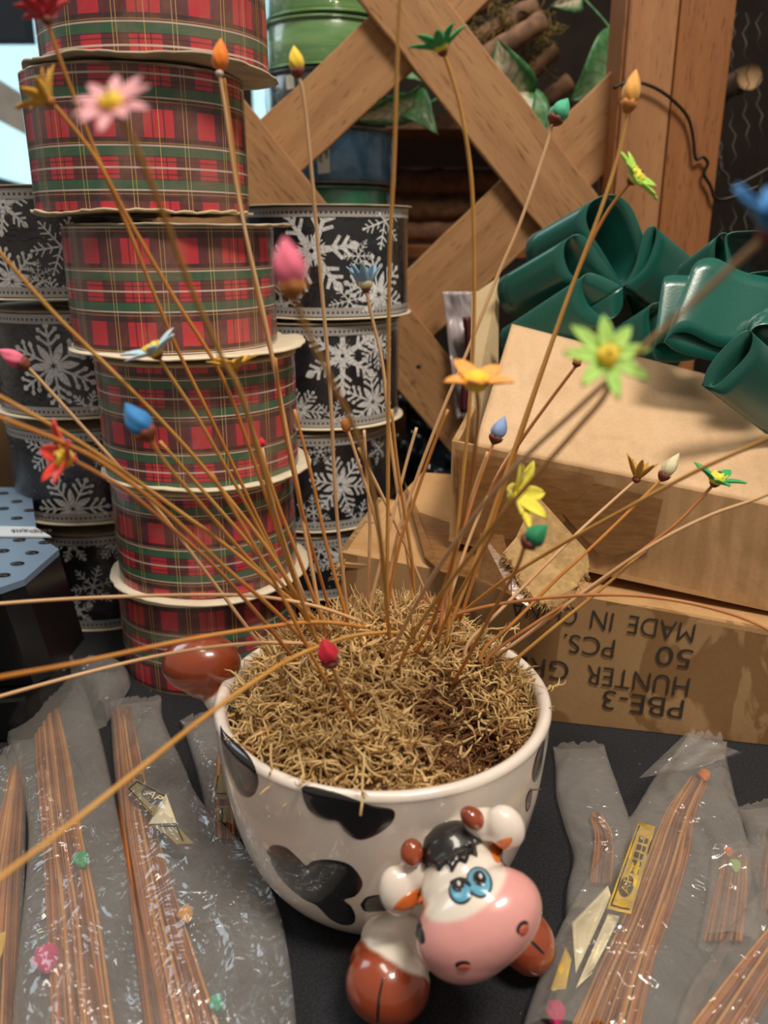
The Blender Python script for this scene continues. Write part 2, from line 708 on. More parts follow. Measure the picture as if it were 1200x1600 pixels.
def leafm(name, cream):
    k = Nodes(name)
    k.set(rough=.4, spec=.45)
    uv = k.n('ShaderNodeUVMap', uv_map='UVMap')
    sp = k.n('ShaderNodeSeparateXYZ')
    k.l(uv.outputs[0], sp.inputs[0])
    ax = k.math('ABSOLUTE', k.math('SUBTRACT', sp.outputs[0], .5))
    vein = k.math('FRACT', k.math('MULTIPLY', k.math('SUBTRACT', sp.outputs[1], k.math('MULTIPLY', ax, .7)), 6))
    vm = k.ramp(vein, [(0, (1, 1, 1, 1)), (.14, (0, 0, 0, 1)), (.86, (0, 0, 0, 1)), (1, (1, 1, 1, 1))])
    f = k.noise(k.obj(), 160, 3)
    mid = k.ramp(k.math('ADD', ax, k.math('MULTIPLY', k.math('SUBTRACT', f, .5), .35)), [(.18, (1, 1, 1, 1)), (.36, (0, 0, 0, 1))])
    g0, g1 = srgb(40, 96, 52), srgb(84, 138, 82)
    green = k.ramp(f, [(.35, g0), (.7, g1)])
    inner = k.mix(k.math('MULTIPLY', mid, cream), green, srgb(206, 196, 168))
    k.color(k.mix(k.math('MULTIPLY', vm, .7), inner, srgb(34, 92, 62)))
    return k.mat


M['leaf_var'] = leafm('variegated leaf', 1.0)
M['leaf_green'] = leafm('green leaf', .12)


def rollmat(name, c, wrapc):
    k = Nodes(name)
    k.set(rough=.3, spec=.5, coat=.8, coat_rough=.08)
    v = k.obj((8, 8, 60))
    f = k.noise(v, 1.5, 3)
    k.color(k.ramp(f, [(.3, c), (.7, wrapc)]))
    k.bump(k.noise(k.obj(), 40, 3), .25, .002)
    return k.mat


M['roll_green'] = rollmat('green satin roll', srgb(84, 138, 78), srgb(140, 178, 112))
M['roll_blue'] = rollmat('blue satin roll', srgb(40, 108, 160), srgb(60, 138, 186))
M['roll_teal'] = rollmat('teal green roll', srgb(22, 120, 86), srgb(40, 148, 108))
M['roll_dark'] = rollmat('dark navy roll', srgb(20, 36, 44), srgb(44, 66, 66))
M['wire'] = plain('dark wire', srgb(46, 42, 36), .35, .1, 60, metal=.7)
M['galv'] = plain('galvanised wire', srgb(74, 70, 64), .5, .2, 60, metal=.6)
M['steel'] = plain('blue grey painted steel', srgb(104, 124, 148), .35, .08, 20, spec=.5)
M['steel_l'] = plain('pale metal strip', srgb(190, 198, 206), .35, .05, 20)
M['black'] = plain('black plastic', srgb(18, 18, 21), .3, .1, 30)
M['blackbag'] = plain('black plastic sheet', srgb(28, 38, 48), .14, .2, 30, spec=.7)
M['label_y'] = plain('yellow gold label', srgb(206, 172, 74), .35, .1, 90)
M['label_d'] = plain('dull gold label', srgb(150, 128, 74), .35, .12, 90)
M['label_c'] = plain('cream label backing', srgb(224, 212, 178), .5, .04, 90)
M['label_w'] = plain('white sticker', srgb(186, 182, 170), .5, .04, 90)
M['tinsel'] = plain('tinsel foil', srgb(96, 110, 160), .25, .8, 60, metal=.6)
M['silverfilm'] = plain('silver wrapping film', srgb(176, 166, 170), .18, .3, 30, spec=.7)
M['maroon'] = plain('maroon ribbon', srgb(84, 34, 40), .4, .2, 40)


def emis(name, c, st):
    k = Nodes(name)
    k.color((0, 0, 0, 1))
    k.b.inputs['Emission Strength'].default_value = st
    f = k.noise(k.obj(), 3, 2)
    k.l(k.ramp(f, [(.3, tuple(x * .8 for x in c[:3]) + (1,)), (.7, c)]), k.b.inputs['Emission Color'])
    return k.mat


M['daywin'] = emis('daylight in window', srgb(190, 232, 244), 1.5)

# ------------------------------------------------------------------ setting
b = MB()
b.box((0, 1.0, -.78), 8, 7, .04)
b.build('floor', M['floor'])['kind'] = 'structure'
b = MB()
b.box((0, 2.62, .6), 8, .06, 2.8)
b.build('wall_back', M['darkwall'])['kind'] = 'structure'
WY = 2.56
b = MB()
a0, a1 = P(-260, 62, WY), P(432, 62, WY)
z1 = P(0, -120, WY).z
z0 = P(0, 330, WY).z
b.box(((a0.x + a1.x) / 2, WY, (z0 + z1) / 2), a1.x - a0.x, .02, z1 - z0)
wo = b.build('window_1', M['daywin'], smooth=False)
wo['kind'] = 'structure'
b = MB()
for uu in (-260, 380):
    q = P(uu, 150, WY - .02)
    b.box((q.x, WY - .02, (z0 + z1) / 2), .05, .03, z1 - z0 + .08)
for zz in (z0, z1):
    b.box(((a0.x + a1.x) / 2, WY - .02, zz), a1.x - a0.x + .08, .03, .06)
b.build('window_frame', M['darkwall'], wo, smooth=False)

# dark hanging display board and roof brace seen through the top left corner
b = MB()
q0, q1 = P(-60, -40, 1.9), P(49, 66, 1.9)
b.box(((q0.x + q1.x) / 2, 1.9, (q0.z + q1.z) / 2), q1.x - q0.x, .05, q0.z - q1.z)
tag(b.build('hanging_board', plain('navy painted board', srgb(20, 28, 38), .8), smooth=False), 'dark navy board hanging in front of the bright window at far left', 'board')
b = MB()
b.sheet([P(-60, 92, 1.8), P(70, 172, 1.8), P(70, 226, 1.8), P(-60, 158, 1.8)], .05)
tag(b.build('roof_brace', plain('weathered grey timber', srgb(150, 144, 136), .8, .15, 20), smooth=False), 'weathered grey timber brace slanting across the bright window', 'beam')
b = MB()
b.sheet([P(-60, 262, 1.7), P(90, 302, 1.7), P(90, 318, 1.7), P(-60, 278, 1.7)], .03)
tag(b.build('window_rail', M['roll_dark'], smooth=False), 'thin dark green rail sloping under the bright window at far left', 'rail')

# table under black cloth
b = MB()
b.box((.1, .52, -.02), 2.4, 1.12, .04)
tb = thing('display_table', (.1, .52, -.74), 'display table covered in speckled black felt carrying everything', 'table')
bevel(b.build('felt_top', M['cloth'], tb, smooth=False), .006)
for sx in (-1, 1):
    for sy in (-1, 1):
        b = MB()
        b.box((.1 + sx * 1.1, .52 + sy * .48, -.39), .06, .06, .70)
        b.build('leg', M['shelf'], tb, smooth=False)

# ------------------------------------------------------------------ lattice, post
LY = .80


def plank(name, u0, v0, u1, v1, wpx, y, th, m, label, cat='lattice slat', group=None):
    a, c = P(u0, v0, y), P(u1, v1, y)
    d = (c - a).normalized()
    n = Vector((0, -1, 0))
    s = d.cross(n).normalized()
    wd = wpx * mpp((a + c) / 2)
    t = tag(bpy.data.objects.new(name, None), label, cat, group)
    COL.objects.link(t)
    Mx = Matrix((d, s, n)).transposed()
    b = MB()
    # plank with a slightly uneven long edge
    N = 14
    L = (c - a).length
    vs, fs = [], []
    for i in range(N + 1):
        for (ss, nn) in ((-.5, 0), (.5, 0), (.5, -1), (-.5, -1)):
            e = noise.noise(Vector((i * .7, ss * 9, u0))) * .0012
            vs.append(a + d * (L * i / N) + s * (ss * wd + e) + n * (nn * th))
    for i in range(N):
        for k in range(4):
            fs.append((i * 4 + k, i * 4 + (k + 1) % 4, (i + 1) * 4 + (k + 1) % 4, (i + 1) * 4 + k))
    fs += [(3, 2, 1, 0), (N * 4, N * 4 + 1, N * 4 + 2, N * 4 + 3)]
    b.add(vs, fs)
    bpy.data.objects.remove(t)
    o = b.build(name, m, None, smooth=False, recalc=True)
    bevel(o, .0012)
    return tag(o, label, cat, group)


LG = 'slats of the diamond lattice'
plank('lattice_slat', 560, -90, 905, 350, 100, LY - .012, .011, M['lat_a'], 'front lattice slat running down right from the top edge to the green bow', group=LG)
plank('lattice_slat', 225, 49, 790, 740, 98, LY - .012, .011, M['lat_a'], 'lattice slat running down right behind the snowflake ribbon to the cartons', group=LG)
plank('lattice_slat', 260, 395, 740, -52, 98, LY, .011, M['lat_b'], 'rear lattice slat rising right in front of the green ribbon rolls', group=LG)
plank('lattice_slat', 590, 540, 1010, 134, 104, LY, .011, M['lat_b'], 'rear lattice slat rising right from the snowflake rolls to the post', group=LG)
for (u, v, y) in ((654, 573, LY - .0235),):
    b = MB()
    p = P(u, v, y)
    b.ellipsoid(p, (RT, Vector((0, 1, 0)), Vector((0, 0, 1))), (.0022, .001, .0022), 12, 8)
    tag(b.build('nail', M['wire']), 'dark nail head in the slat beside the black plastic sheet', 'nail')

# post
PY = .765
a0, a1 = P(985, 0, PY), P(1152, 0, PY)
zt, zb = P(1000, -60, PY).z, 0.0
sx = P(1064, 0, PY).x
pt = thing('wooden_post', ((a0.x + a1.x) / 2, PY + .02, 0), 'upright wooden post of two boards behind the green bow', 'post')
b = MB()
b.box(((a0.x + sx) / 2, PY + .02, (zt + zb) / 2), sx - a0.x - .0008, .04, zt - zb)
bevel(b.build('board', M['post'], pt, smooth=False, label='paler left board with straight dark grain'), .0015)
b = MB()
b.box(((a1.x + sx) / 2, PY + .019, (zt + zb) / 2), a1.x - sx - .0008, .04, zt - zb)
bevel(b.build('board', M['post2'], pt, smooth=False, label='redder right board'), .0015)
q = P(976, 0, PY + .01)
b = MB()
b.box(((q.x + a0.x) / 2, PY + .03, (zt + zb) / 2), a0.x - q.x, .05, zt - zb)
b.build('board', M['post2'], pt, smooth=False, label='narrow edge board')

# wire hook over post
b = MB()
pts = [(958, 138), (978, 129), (1003, 130), (1030, 141), (1055, 160), (1075, 184), (1083, 215), (1087, 248), (1098, 245), (1106, 255), (1100, 272), (1110, 290), (1116, 308), (1128, 312), (1150, 306), (1190, 289)]
b.tube(spline([P(u, v, PY - .006) for u, v in pts], 5), .0014, 7)
tag(b.build('wire_hook', M['wire']), 'bent dark wire hook curling across the wooden post', 'wire')
b = MB()
pts = [(1127, 244), (1125, 262), (1137, 275), (1138, 288), (1150, 290), (1180, 275), (1215, 255)]
b.tube(spline([P(u, v, PY + .02) for u, v in pts], 5), .0011, 7)
tag(b.build('wire_hook', M['galv']), 'lighter bent wire against the dark gap right of the post', 'wire')
# poultry netting right of the post
b = MB()
for k in range(5):
    u = 1124 + k * 21
    pts = []
    for i in range(26):
        v = 20 + i * 16
        zig = 3.5 if i % 2 == 0 else -3.5
        pts.append(P(u + zig * (1 if k % 2 else -1) + 3 * math.sin(i + k), v, .86 + .01 * math.sin(i * .7 + k)))
    b.tube(pts, .0005, 4)
tag(b.build('wire_netting', M['galv']), 'thin crinkled wire netting in the dark gap right of the post', 'netting')


def log(p0, p1, r, m, name='log', parent=None, lab=None, seed=0):
    b = MB()
    p0, p1 = Vector(p0), Vector(p1)
    d = p1 - p0
    N = 14
    pts = [p0 + d * (i / N) + Vector((noise.noise(Vector((i * .4, seed, 0))), 0, noise.noise(Vector((i * .4, seed, 5))))) * r * .25 for i in range(N + 1)]
    b.tube(pts, [r * (1 + .12 * noise.noise(Vector((i * .9, seed, 9)))) for i in range(N + 1)], 12, 0, False)
    n = len(b.v)
    for e, pp in ((0, pts[0]), (N, pts[-1])):
        ring = list(range(e * 12, e * 12 + 12))
        c = b.add([pp + (pts[1] - pts[0] if e == 0 else pts[-2] - pts[-1]) * 0.0], [])
        for j in range(12):
            b.f.append((ring[j], ring[(j + 1) % 12], c))
            b.m.append(1)
    return b.build(name, [m, M['cutwood']], parent, label=lab)


# log ends in the dark right of the post
for (u, v, r_, lab) in ((1172, 120, .016, 'round cut log end glimpsed in the dark beyond the wire netting'),):
    p = P(u, v, 1.25)
    tag(log(p, p + Vector((.02, .3, 0)), r_, M['bark_dark']), lab, 'log')


# mossy log bundle upper right behind the lattice
def tuft(b, p, n, r, seed, mi=0, ln=.012):
    rnd = random.Random(seed)
    for i in range(n):
        q = Vector(p) + Vector((rnd.uniform(-1, 1), rnd.uniform(-.6, .6), rnd.uniform(-1, 1))) * r
        pts = [q]
        d = Vector((rnd.uniform(-1, 1), rnd.uniform(-1, 1), rnd.uniform(-1, 1))).normalized()
        for k in range(4):
            d = (d + Vector((rnd.uniform(-1, 1), rnd.uniform(-1, 1), rnd.uniform(-1, 1))) * .6).normalized()
            pts.append(pts[-1] + d * ln / 4)
        b.tube(pts, [.0007, .0007, .0006, .0005, .0003], 4, mi)


lb = thing('log_planter', P(790, 120, 1.0), 'rustic log planter with dry moss hanging behind the lattice, upper right', 'planter')
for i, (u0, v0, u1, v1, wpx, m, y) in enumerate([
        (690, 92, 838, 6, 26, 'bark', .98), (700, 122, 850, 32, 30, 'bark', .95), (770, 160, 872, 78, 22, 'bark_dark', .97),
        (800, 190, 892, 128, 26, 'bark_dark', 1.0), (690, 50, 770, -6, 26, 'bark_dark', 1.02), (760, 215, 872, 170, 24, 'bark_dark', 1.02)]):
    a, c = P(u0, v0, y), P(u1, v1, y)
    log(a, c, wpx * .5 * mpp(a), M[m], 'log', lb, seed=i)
b = MB()
for i, (u, v) in enumerate([(730, 70), (752, 62), (775, 50), (800, 38), (745, 82), (820, 55), (765, 72), (830, 62), (850, 40), (845, 55), (710, 30), (780, 20), (815, 95), (840, 110), (770, 120), (800, 140)]):
    tuft(b, P(u, v, .975), 34, .014, i, 0, .016)
o = b.build('dry_moss', M['drymoss'], lb)
o['kind'] = 'stuff'

# dim log stack lower, on the shelf board
b = MB()
q0, q1 = P(560, 388, .93), P(800, 388, .93)
b.box(((q0.x + q1.x) / 2, 1.03, q0.z - .004), q1.x - q0.x + .3, .20, .011)
tag(b.build('rear_board', M['shelf'], smooth=False), 'narrow wooden shelf board crossing behind the lattice at mid height', 'shelf')
b = MB()
b.box((.10, 1.27, .405), .36, .56, .014)  # added board, placed to keep lamp light off the log pile
tag(b.build('rear_board', M['bark_dark'], smooth=False), 'dark board added to shade the mossy logs behind the lattice', 'shelf')
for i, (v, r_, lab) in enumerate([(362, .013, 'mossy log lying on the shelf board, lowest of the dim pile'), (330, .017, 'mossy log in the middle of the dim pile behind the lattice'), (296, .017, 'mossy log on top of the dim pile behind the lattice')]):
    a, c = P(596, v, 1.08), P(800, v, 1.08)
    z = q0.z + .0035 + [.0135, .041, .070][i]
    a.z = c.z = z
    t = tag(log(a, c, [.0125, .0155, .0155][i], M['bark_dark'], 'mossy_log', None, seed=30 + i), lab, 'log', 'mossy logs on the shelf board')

# ------------------------------------------------------------------ leaves


def leaf(p0, p1, width, bend, m, parent, tw=0.0, seed=0, droop=Vector((0, 0, 0))):
    """leaf from stalk end p0 to tip p1"""
    p0, p1 = Vector(p0), Vector(p1)
    d = p1 - p0
    L = d.length
    t = d.normalized()
    s = t.cross(Vector((0, -1, 0))).normalized()
    s = (s * math.cos(tw) + Vector((0, -1, 0)) * math.sin(tw)).normalized()
    n = s.cross(t).normalized()

    def fn(a, c):
        wv = math.sin(math.pi * min(1, c * .9 + .1) ** .75) * width * (1 - c * .15)
        if c > .999:
            wv = 0
        x = (a - .5)
        return p0 + d * c + s * (x * wv) + n * (bend * math.sin(math.pi * c) * L + abs(x) * wv * .35 + .002 * noise.noise(Vector((a * 4, c * 6, seed)))) + droop * c * c
    b = MB()
    b.grid(fn, 8, 14, 0, lambda a, c: (a, c))
    o = b.build('leaf', m, parent)
    sm = o.modifiers.new('solid', 'SOLIDIFY')
    sm.thickness = .0006
    return o


lv = thing('leaf_garland', P(620, 150, .92), 'artificial variegated leaves poking through the left lattice diamond above the blue roll', 'leaves')
leaf(P(652, 162, .90), P(549, 188, .86), .030, .06, M['leaf_var'], lv, .35, 1)
leaf(P(640, 166, .90), P(684, 192, .86), .040, .1, M['leaf_green'], lv, .5, 2, Vector((0, 0, -.01)))
leaf(P(655, 140, .92), P(585, 150, .88), .03, .2, M['leaf_green'], lv, 1.0, 3)
leaf(P(600, 130, .93), P(660, 128, .90), .03, .2, M['leaf_green'], lv, .9, 4)
b = MB()
b.tube(spline([P(660, 168, .9), P(700, 140, .93), P(730, 90, .95)]), .0012, 6)
b.build('vine_stem', M['leaf_green'], lv)
lv = thing('leaf_garland', P(820, 200, .92), 'pale veined artificial leaves behind the lattice below the log planter', 'leaves')
leaf(P(800, 168, .90), P(777, 60, .87), .056, .08, M['leaf_var'], lv, .15, 5)
leaf(P(806, 138, .89), P(826, 200, .87), .028, .1, M['leaf_var'], lv, .5, 6)
leaf(P(808, 148, .92), P(848, 240, .90), .044, .1, M['leaf_green'], lv, .2, 7)
leaf(P(850, 215, .93), P(862, 168, .92), .018, .1, M['leaf_var'], lv, .2, 8)
b = MB()
b.tube(spline([P(800, 168, .905), P(812, 150, .92), P(835, 215, .93), P(850, 260, .95)]), .0012, 6)
b.build('vine_stem', M['leaf_green'], lv)
lv = thing('leaf_garland', P(940, 110, .90), 'green artificial leaf hanging beside the post above the lattice slat', 'leaves')
leaf(P(978, 88, .90), P(892, 158, .86), .07, .08, M['leaf_green'], lv, .1, 9)
leaf(P(905, -10, .93), P(860, 10, .90), .03, .1, M['leaf_var'], lv, .6, 10)
b = MB()
b.tube(spline([P(978, 88, .905), P(950, 40, .93), P(905, -10, .94)]), .0012, 6)
b.build('vine_stem', M['leaf_green'], lv)

# ------------------------------------------------------------------ spools
def flange(b, c, r, z, th, seed, wob, tear, n=96):
    """wavy worn card disc"""
    c = Vector(c)
    rings = []

    def pt(rr, a, dz):
        e = noise.noise(Vector((math.cos(a) * 1.6, math.sin(a) * 1.6, seed))) * wob
        e2 = noise.noise(Vector((math.cos(a) * 7, math.sin(a) * 7, seed + 3)))
        k = rr / r
        r2 = rr + (tear * min(0, e2 - .05) * (1 if k > .95 else 0))
        return c + Vector((r2 * math.cos(a), r2 * math.sin(a), z + dz + e * k * k + tear * .25 * e2 * (k ** 6)))
    vs, fs = [], []
    prof = [(.012, 0), (r * .6, 0), (r * .9, 0), (r, 0), (r, th), (r * .9, th), (r * .6, th), (.012, th)]
    for (rr, dz) in prof:
        for j in range(n):
            vs.append(pt(rr, 2 * math.pi * j / n, dz))
    for i in range(len(prof)):
        i2 = (i + 1) % len(prof)
        for j in range(n):
            j2 = (j + 1) % n
            fs.append((i * n + j, i * n + j2, i2 * n + j2, i2 * n + j))
    b.add(vs, fs)


def spool_z(v, y):
    return P(600, v, y).z


def plaid_spool(u, y, vt, vb, Rr, label, seed, rot, ftop, fbot, tilt=0.0, voff=0.0):
    """vt, vb: pixel rows of the top and bottom front rims"""
    yf = y - Rr
    zt, zb = spool_z(vt, yf), spool_z(vb, yf)
    pc = P(u, (vt + vb) / 2, y)
    c = Vector((pc.x, y, 0))
    t = thing('ribbon_spool', (pc.x, y, zb), label, 'ribbon spool', 'tartan ribbon spools in the tall stack')
    b = MB()
    circ = 2 * math.pi * Rr
    NU = max(1, round(circ / .056))

    def fn(a, v_):
        an = 2 * math.pi * a
        rr = Rr + .0006 * noise.noise(Vector((math.cos(an) * 2, math.sin(an) * 2, seed + v_ * 2)))
        return c + Vector((rr * math.cos(an), rr * math.sin(an), zb + .0018 + (zt - zb - .0036) * v_))
    H = zt - zb
    b.grid(fn, 128, 10, 0, lambda a, v_: (a * NU + rot, v_ * H / .0463 + voff), True)
    b.build('ribbon', M['plaid'], t)
    for (nm, z, th, (fr, dx, dy, wob, tear, mm)) in (('top_flange', zt - .0018, .0014, ftop), ('bottom_flange', zb + .0003, .0014, fbot)):
        b = MB()
        flange(b, c + Vector((dx, dy, 0)), Rr * fr, z, th, seed + (1 if nm[0] == 't' else 7), wob, tear)
        b.build(nm, M[mm], t)
    b = MB()
    b.lathe([(.018, zb + .002), (.018, zt - .002)], c, 32)
    b.build('core', M['core'], t)
    return t


SY = .545
# u, y, vtop, vbottom ...
plaid_spool(333, SY, 945, 1098, .0612, 'bottom tartan ribbon spool standing on the black felt in the tall stack', 1, .10, (1.02, 0, 0, .0, .001, 'white_card'), (1.04, 0, 0, 0, .0, 'white_card'), voff=.45)
plaid_spool(326, SY - .004, 772, 940, .0605, 'second tartan ribbon spool up from the felt, with white-edged card below it', 2, .22, (1.02, 0, 0, 0, .001, 'tan_card'), (1.13, .0015, 0, .0015, .002, 'white_card'), voff=.78)
plaid_spool(315, SY - .010, 570, 768, .0625, 'third tartan ribbon spool up from the felt, its torn card rim showing at right', 3, .62, (1.01, 0, 0, 0, .001, 'tan_card'), (1.09, .003, 0, .002, .003, 'white_card'), voff=.06)
plaid_spool(272, SY - .018, 347, 560, .0617, 'fourth tartan ribbon spool up, on a white card rim stuck out to the right', 4, .44, (1.06, .008, 0, .001, .003, 'grey_card'), (1.16, .008, -.002, .002, .004, 'white_card'), voff=.50)
plaid_spool(217, SY - .022, 92, 334, .0608, 'second tartan ribbon spool from the top, with a curled ragged card rim below', 5, .88, (1.0, 0, 0, 0, .001, 'grey_card'), (1.04, 0, 0, .002, .006, 'tan_card'), voff=.80)
plaid_spool(236, SY - .024, -130, 88, .0617, 'topmost tartan ribbon spool, cut by the top edge, over a wide dark card rim', 6, .18, (1.05, 0, 0, 0, .001, 'grey_card'), (1.12, -.002, 0, .004, .002, 'grey_card'), voff=.20)


# snowflake motif as flat strips, then wrapped on the spool
def flake(size, style, rot):
    out = []

    def strip(p, q, w0, w1, n=5):
        p, q = Vector(p), Vector(q)
        d = (q - p)
        nn = Vector((-d.y, d.x)).normalized()
        pts = []
        for i in range(n + 1):
            t = i / n
            wv = w0 + (w1 - w0) * t
            pts.append((p + d * t + nn * wv / 2, p + d * t - nn * wv / 2))
        out.append(pts)

    def lobe(p, q, w, n=6):
        p, q = Vector(p), Vector(q)
        d = q - p
        nn = Vector((-d.y, d.x)).normalized()
        pts = []
        for i in range(n + 1):
            t = i / n
            wv = w * math.sin(math.pi * min(.97, max(.03, t))) ** .8
            pts.append((p + d * t + nn * wv / 2, p + d * t - nn * wv / 2))
        out.append(pts)
    for k in range(6):
        a = rot + k * math.pi / 3
        d = Vector((math.cos(a), math.sin(a)))
        nn = Vector((-d.y, d.x))
        S = size
        if style == 0:      # broad glitter flake with forked ends
            strip(d * S * .05, d * S * .55, S * .20, S * .10)
            strip(d * S * .5, d * S * .9, S * .09, S * .08)
            for f, ln in ((.45, .30), (.66, .26)):
                for sg in (-1, 1):
                    strip(d * S * f, d * S * (f + ln * .62) + nn * sg * S * ln * .8, S * .09, S * .07)
            lobe(d * S * .78, d * S * 1.05, S * .20)
            for sg in (-1, 1):
                strip(d * S * .12, d * S * .3 + nn * sg * S * .13, S * .07, S * .02)
        elif style == 1:    # thin stick flake
            strip(d * 0, d * S, S * .07, S * .055)
            for f, ln in ((.3, .22), (.55, .30), (.78, .20)):
                for sg in (-1, 1):
                    strip(d * S * f, d * S * (f + ln * .6) + nn * sg * S * ln * .8, S * .055, S * .05)
            lobe(d * S * .93, d * S * 1.08, S * .11)
        else:               # leafy flake, petals between branched arms
            lobe(d * S * .05, d * S * .62, S * .20)
            a2 = a + math.pi / 6
            d2 = Vector((math.cos(a2), math.sin(a2)))
            n2 = Vector((-d2.y, d2.x))
            strip(d2 * S * .1, d2 * S * .98, S * .06, S * .06)
            for f, ln in ((.5, .3), (.72, .26)):
                for sg in (-1, 1):
                    strip(d2 * S * f, d2 * S * (f + ln * .62) + n2 * sg * S * ln * .75, S * .08, S * .06)
                    lobe(d2 * S * (f + ln * .5) + n2 * sg * S * ln * .6, d2 * S * (f + ln * .85) + n2 * sg * S * ln * 1.0, S * .12)
            lobe(d2 * S * .9, d2 * S * 1.08, S * .15)
    return out


def snow_spool(u, y, vt, vb, Rr, label, seed, flakes, fl=(1.05, 1.05), group=None, dent=0.0):
    yf = y - Rr
    zt, zb = spool_z(vt, yf), spool_z(vb, yf)
    pc = P(u, (vt + vb) / 2, y)
    c = Vector((pc.x, y, 0))
    t = thing('ribbon_spool', (pc.x, y, zb), label, 'ribbon spool', group)

    def rad(an, z):
        return Rr + .0010 * noise.noise(Vector((math.cos(an) * 3, math.sin(an) * 3, seed + z * 40)))
    b = MB()
    b.grid(lambda a, v_: c + Vector((math.cos(2 * math.pi * a), math.sin(2 * math.pi * a), 0)) * rad(2 * math.pi * a, v_ * .1) + Vector((0, 0, zb + .002 + (zt - zb - .004) * v_)), 96, 12, 0, None, True)
    # flakes: (pixel u, pixel v, radius px, style, rot)
    for (fu, fv, fs, st, ro) in flakes:
        # ray to cylinder
        d = ray(fu, fv)
        A = d.x ** 2 + d.y ** 2
        B = 2 * ((CAM.x - c.x) * d.x + (CAM.y - c.y) * d.y)
        C = (CAM.x - c.x) ** 2 + (CAM.y - c.y) ** 2 - Rr ** 2
        D = B * B - 4 * A * C
        if D < 0:
            an = math.atan2(CAM.y - c.y, CAM.x - c.x) + (1.35 if fu > u else -1.35)
            hz = P(fu, fv, y).z
        else:
            q = CAM + d * ((-B - math.sqrt(D)) / (2 * A))
            an = math.atan2(q.y - c.y, q.x - c.x)
            hz = q.z
        S = fs * mpp(Vector((c.x, y - Rr * .8, hz)))
        zl, zh = zb + .005, zt - .005
        for pts in flake(S, st, ro):
            vs, fs_ = [], []
            ok = []
            for (l, r_) in pts:
                for s_ in (l, r_):
                    a2 = an + s_.x / Rr
                    z = min(zh, max(zl, hz + s_.y))
                    vs.append(c + Vector((math.cos(a2), math.sin(a2), 0)) * (rad(a2, (z - zb) / (zt - zb) * .1) + .0006) + Vector((0, 0, z)))
            for i in range(len(pts) - 1):
                zz = [vs[2 * i + k].z for k in range(4)]
                if max(zz) - min(zz) < 1e-6:
                    continue
                fs_.append((2 * i, 2 * i + 1, 2 * i + 3, 2 * i + 2))
            b.add(vs, fs_, 1)
    b.build('ribbon', [M['sheer'], M['glitter']], t)
    for (za, zc) in ((zt - .0085, zt - .0022), (zb + .0022, zb + .0085)):
        b = MB()
        b.grid(lambda a, v_: c + Vector((math.cos(2 * math.pi * a), math.sin(2 * math.pi * a), 0)) * (Rr + .0009) + Vector((0, 0, za + (zc - za) * v_)), 96, 1, 0, lambda a, v_: (a, v_), True)
        b.build('picot_edge', M['picot'], t)
    b = MB()

    def wr(a, v_):
        an = 2 * math.pi * a
        k = math.sin(math.pi * v_)
        rr = Rr * 1.025 + .002 * k * noise.noise(Vector((math.cos(an) * 4, math.sin(an) * 4, seed + v_ * 3))) - dent * k * max(0, math.cos(an - .0)) * .6
        return c + Vector((math.cos(an), math.sin(an), 0)) * max(rr, Rr * 1.012) + Vector((0, 0, zb + .001 + (zt - zb - .002) * v_))
    b.grid(wr, 96, 16, 0, None, True)
    b.build('plastic_wrap', M['clear'], t)
    for (nm, z, f) in (('top_flange', zt - .0012, fl[0]), ('bottom_flange', zb + .0002, fl[1])):
        b = MB()
        flange(b, c, Rr * f, z, .001, seed, .0004, .0008)
        b.build(nm, M['white_card' if nm[0] == 'b' else 'grey_card'], t)
    return t


GR = 'black snowflake ribbon spools right of the tartan stack'
RY = .665
snow_spool(512, RY, 318, 500, .0605, 'topmost black snowflake ribbon spool right of the tartan stack, under the lattice', 11,
           [(487, 392, 72, 0, .12), (600, 345, 42, 1, .3), (590, 460, 58, 2, .2), (545, 470, 30, 1, .2), (440, 480, 40, 0, .5), (560, 400, 26, 1, 0)], (1.06, 1.06), GR, .004)
snow_spool(505, RY - .002, 506, 672, .0585, 'second black snowflake ribbon spool down, right of the tartan stack', 12,
           [(535, 556, 62, 0, .5), (590, 540, 36, 2, 0), (582, 628, 48, 2, .1), (470, 640, 34, 2, .4), (520, 655, 30, 1, .2)], (1.03, 1.09), GR)
snow_spool(497, RY - .004, 680, 832, .0575, 'third black snowflake ribbon spool down, leaning beside the torn carton flap', 13,
           [(532, 757, 46, 2, .3), (560, 815, 34, 1, .2), (490, 800, 26, 1, .6), (590, 700, 26, 1, .3), (500, 705, 22, 1, .1)], (1.03, 1.05), GR)
snow_spool(492, RY - .004, 840, 938, .0570, 'lowest black snowflake ribbon spool right of the tartan stack, mostly hidden', 14,
           [(500, 860, 40, 1, .2), (530, 870, 40, 0, .4)], (1.03, 1.04), GR)
GL = 'black snowflake ribbon spools left of the tartan stack'
XY = .635
snow_spool(104, XY - .012, 288, 470, .0615, 'topmost black snowflake ribbon spool at the left edge of the photo', 21,
           [(6, 320, 46, 0, .3), (96, 385, 44, 1, .15), (20, 440, 52, 2, .3), (86, 470, 34, 2, .1), (60, 430, 22, 1, .4)], (1.04, 1.07), GL, .0)
snow_spool(132, XY - .006, 486, 655, .0600, 'second black snowflake ribbon spool down at far left with one large white flake', 22,
           [(84, 572, 62, 2, .08), (150, 530, 34, 1, .3), (140, 640, 30, 0, .2)], (1.03, 1.08), GL)
snow_spool(150, XY, 672, 820, .0590, 'third black snowflake ribbon spool down at far left, beside the perforated metal lid', 23,
           [(114, 795, 52, 2, .55), (78, 705, 42, 2, .2), (160, 700, 30, 1, .1)], (1.03, 1.07), GL)
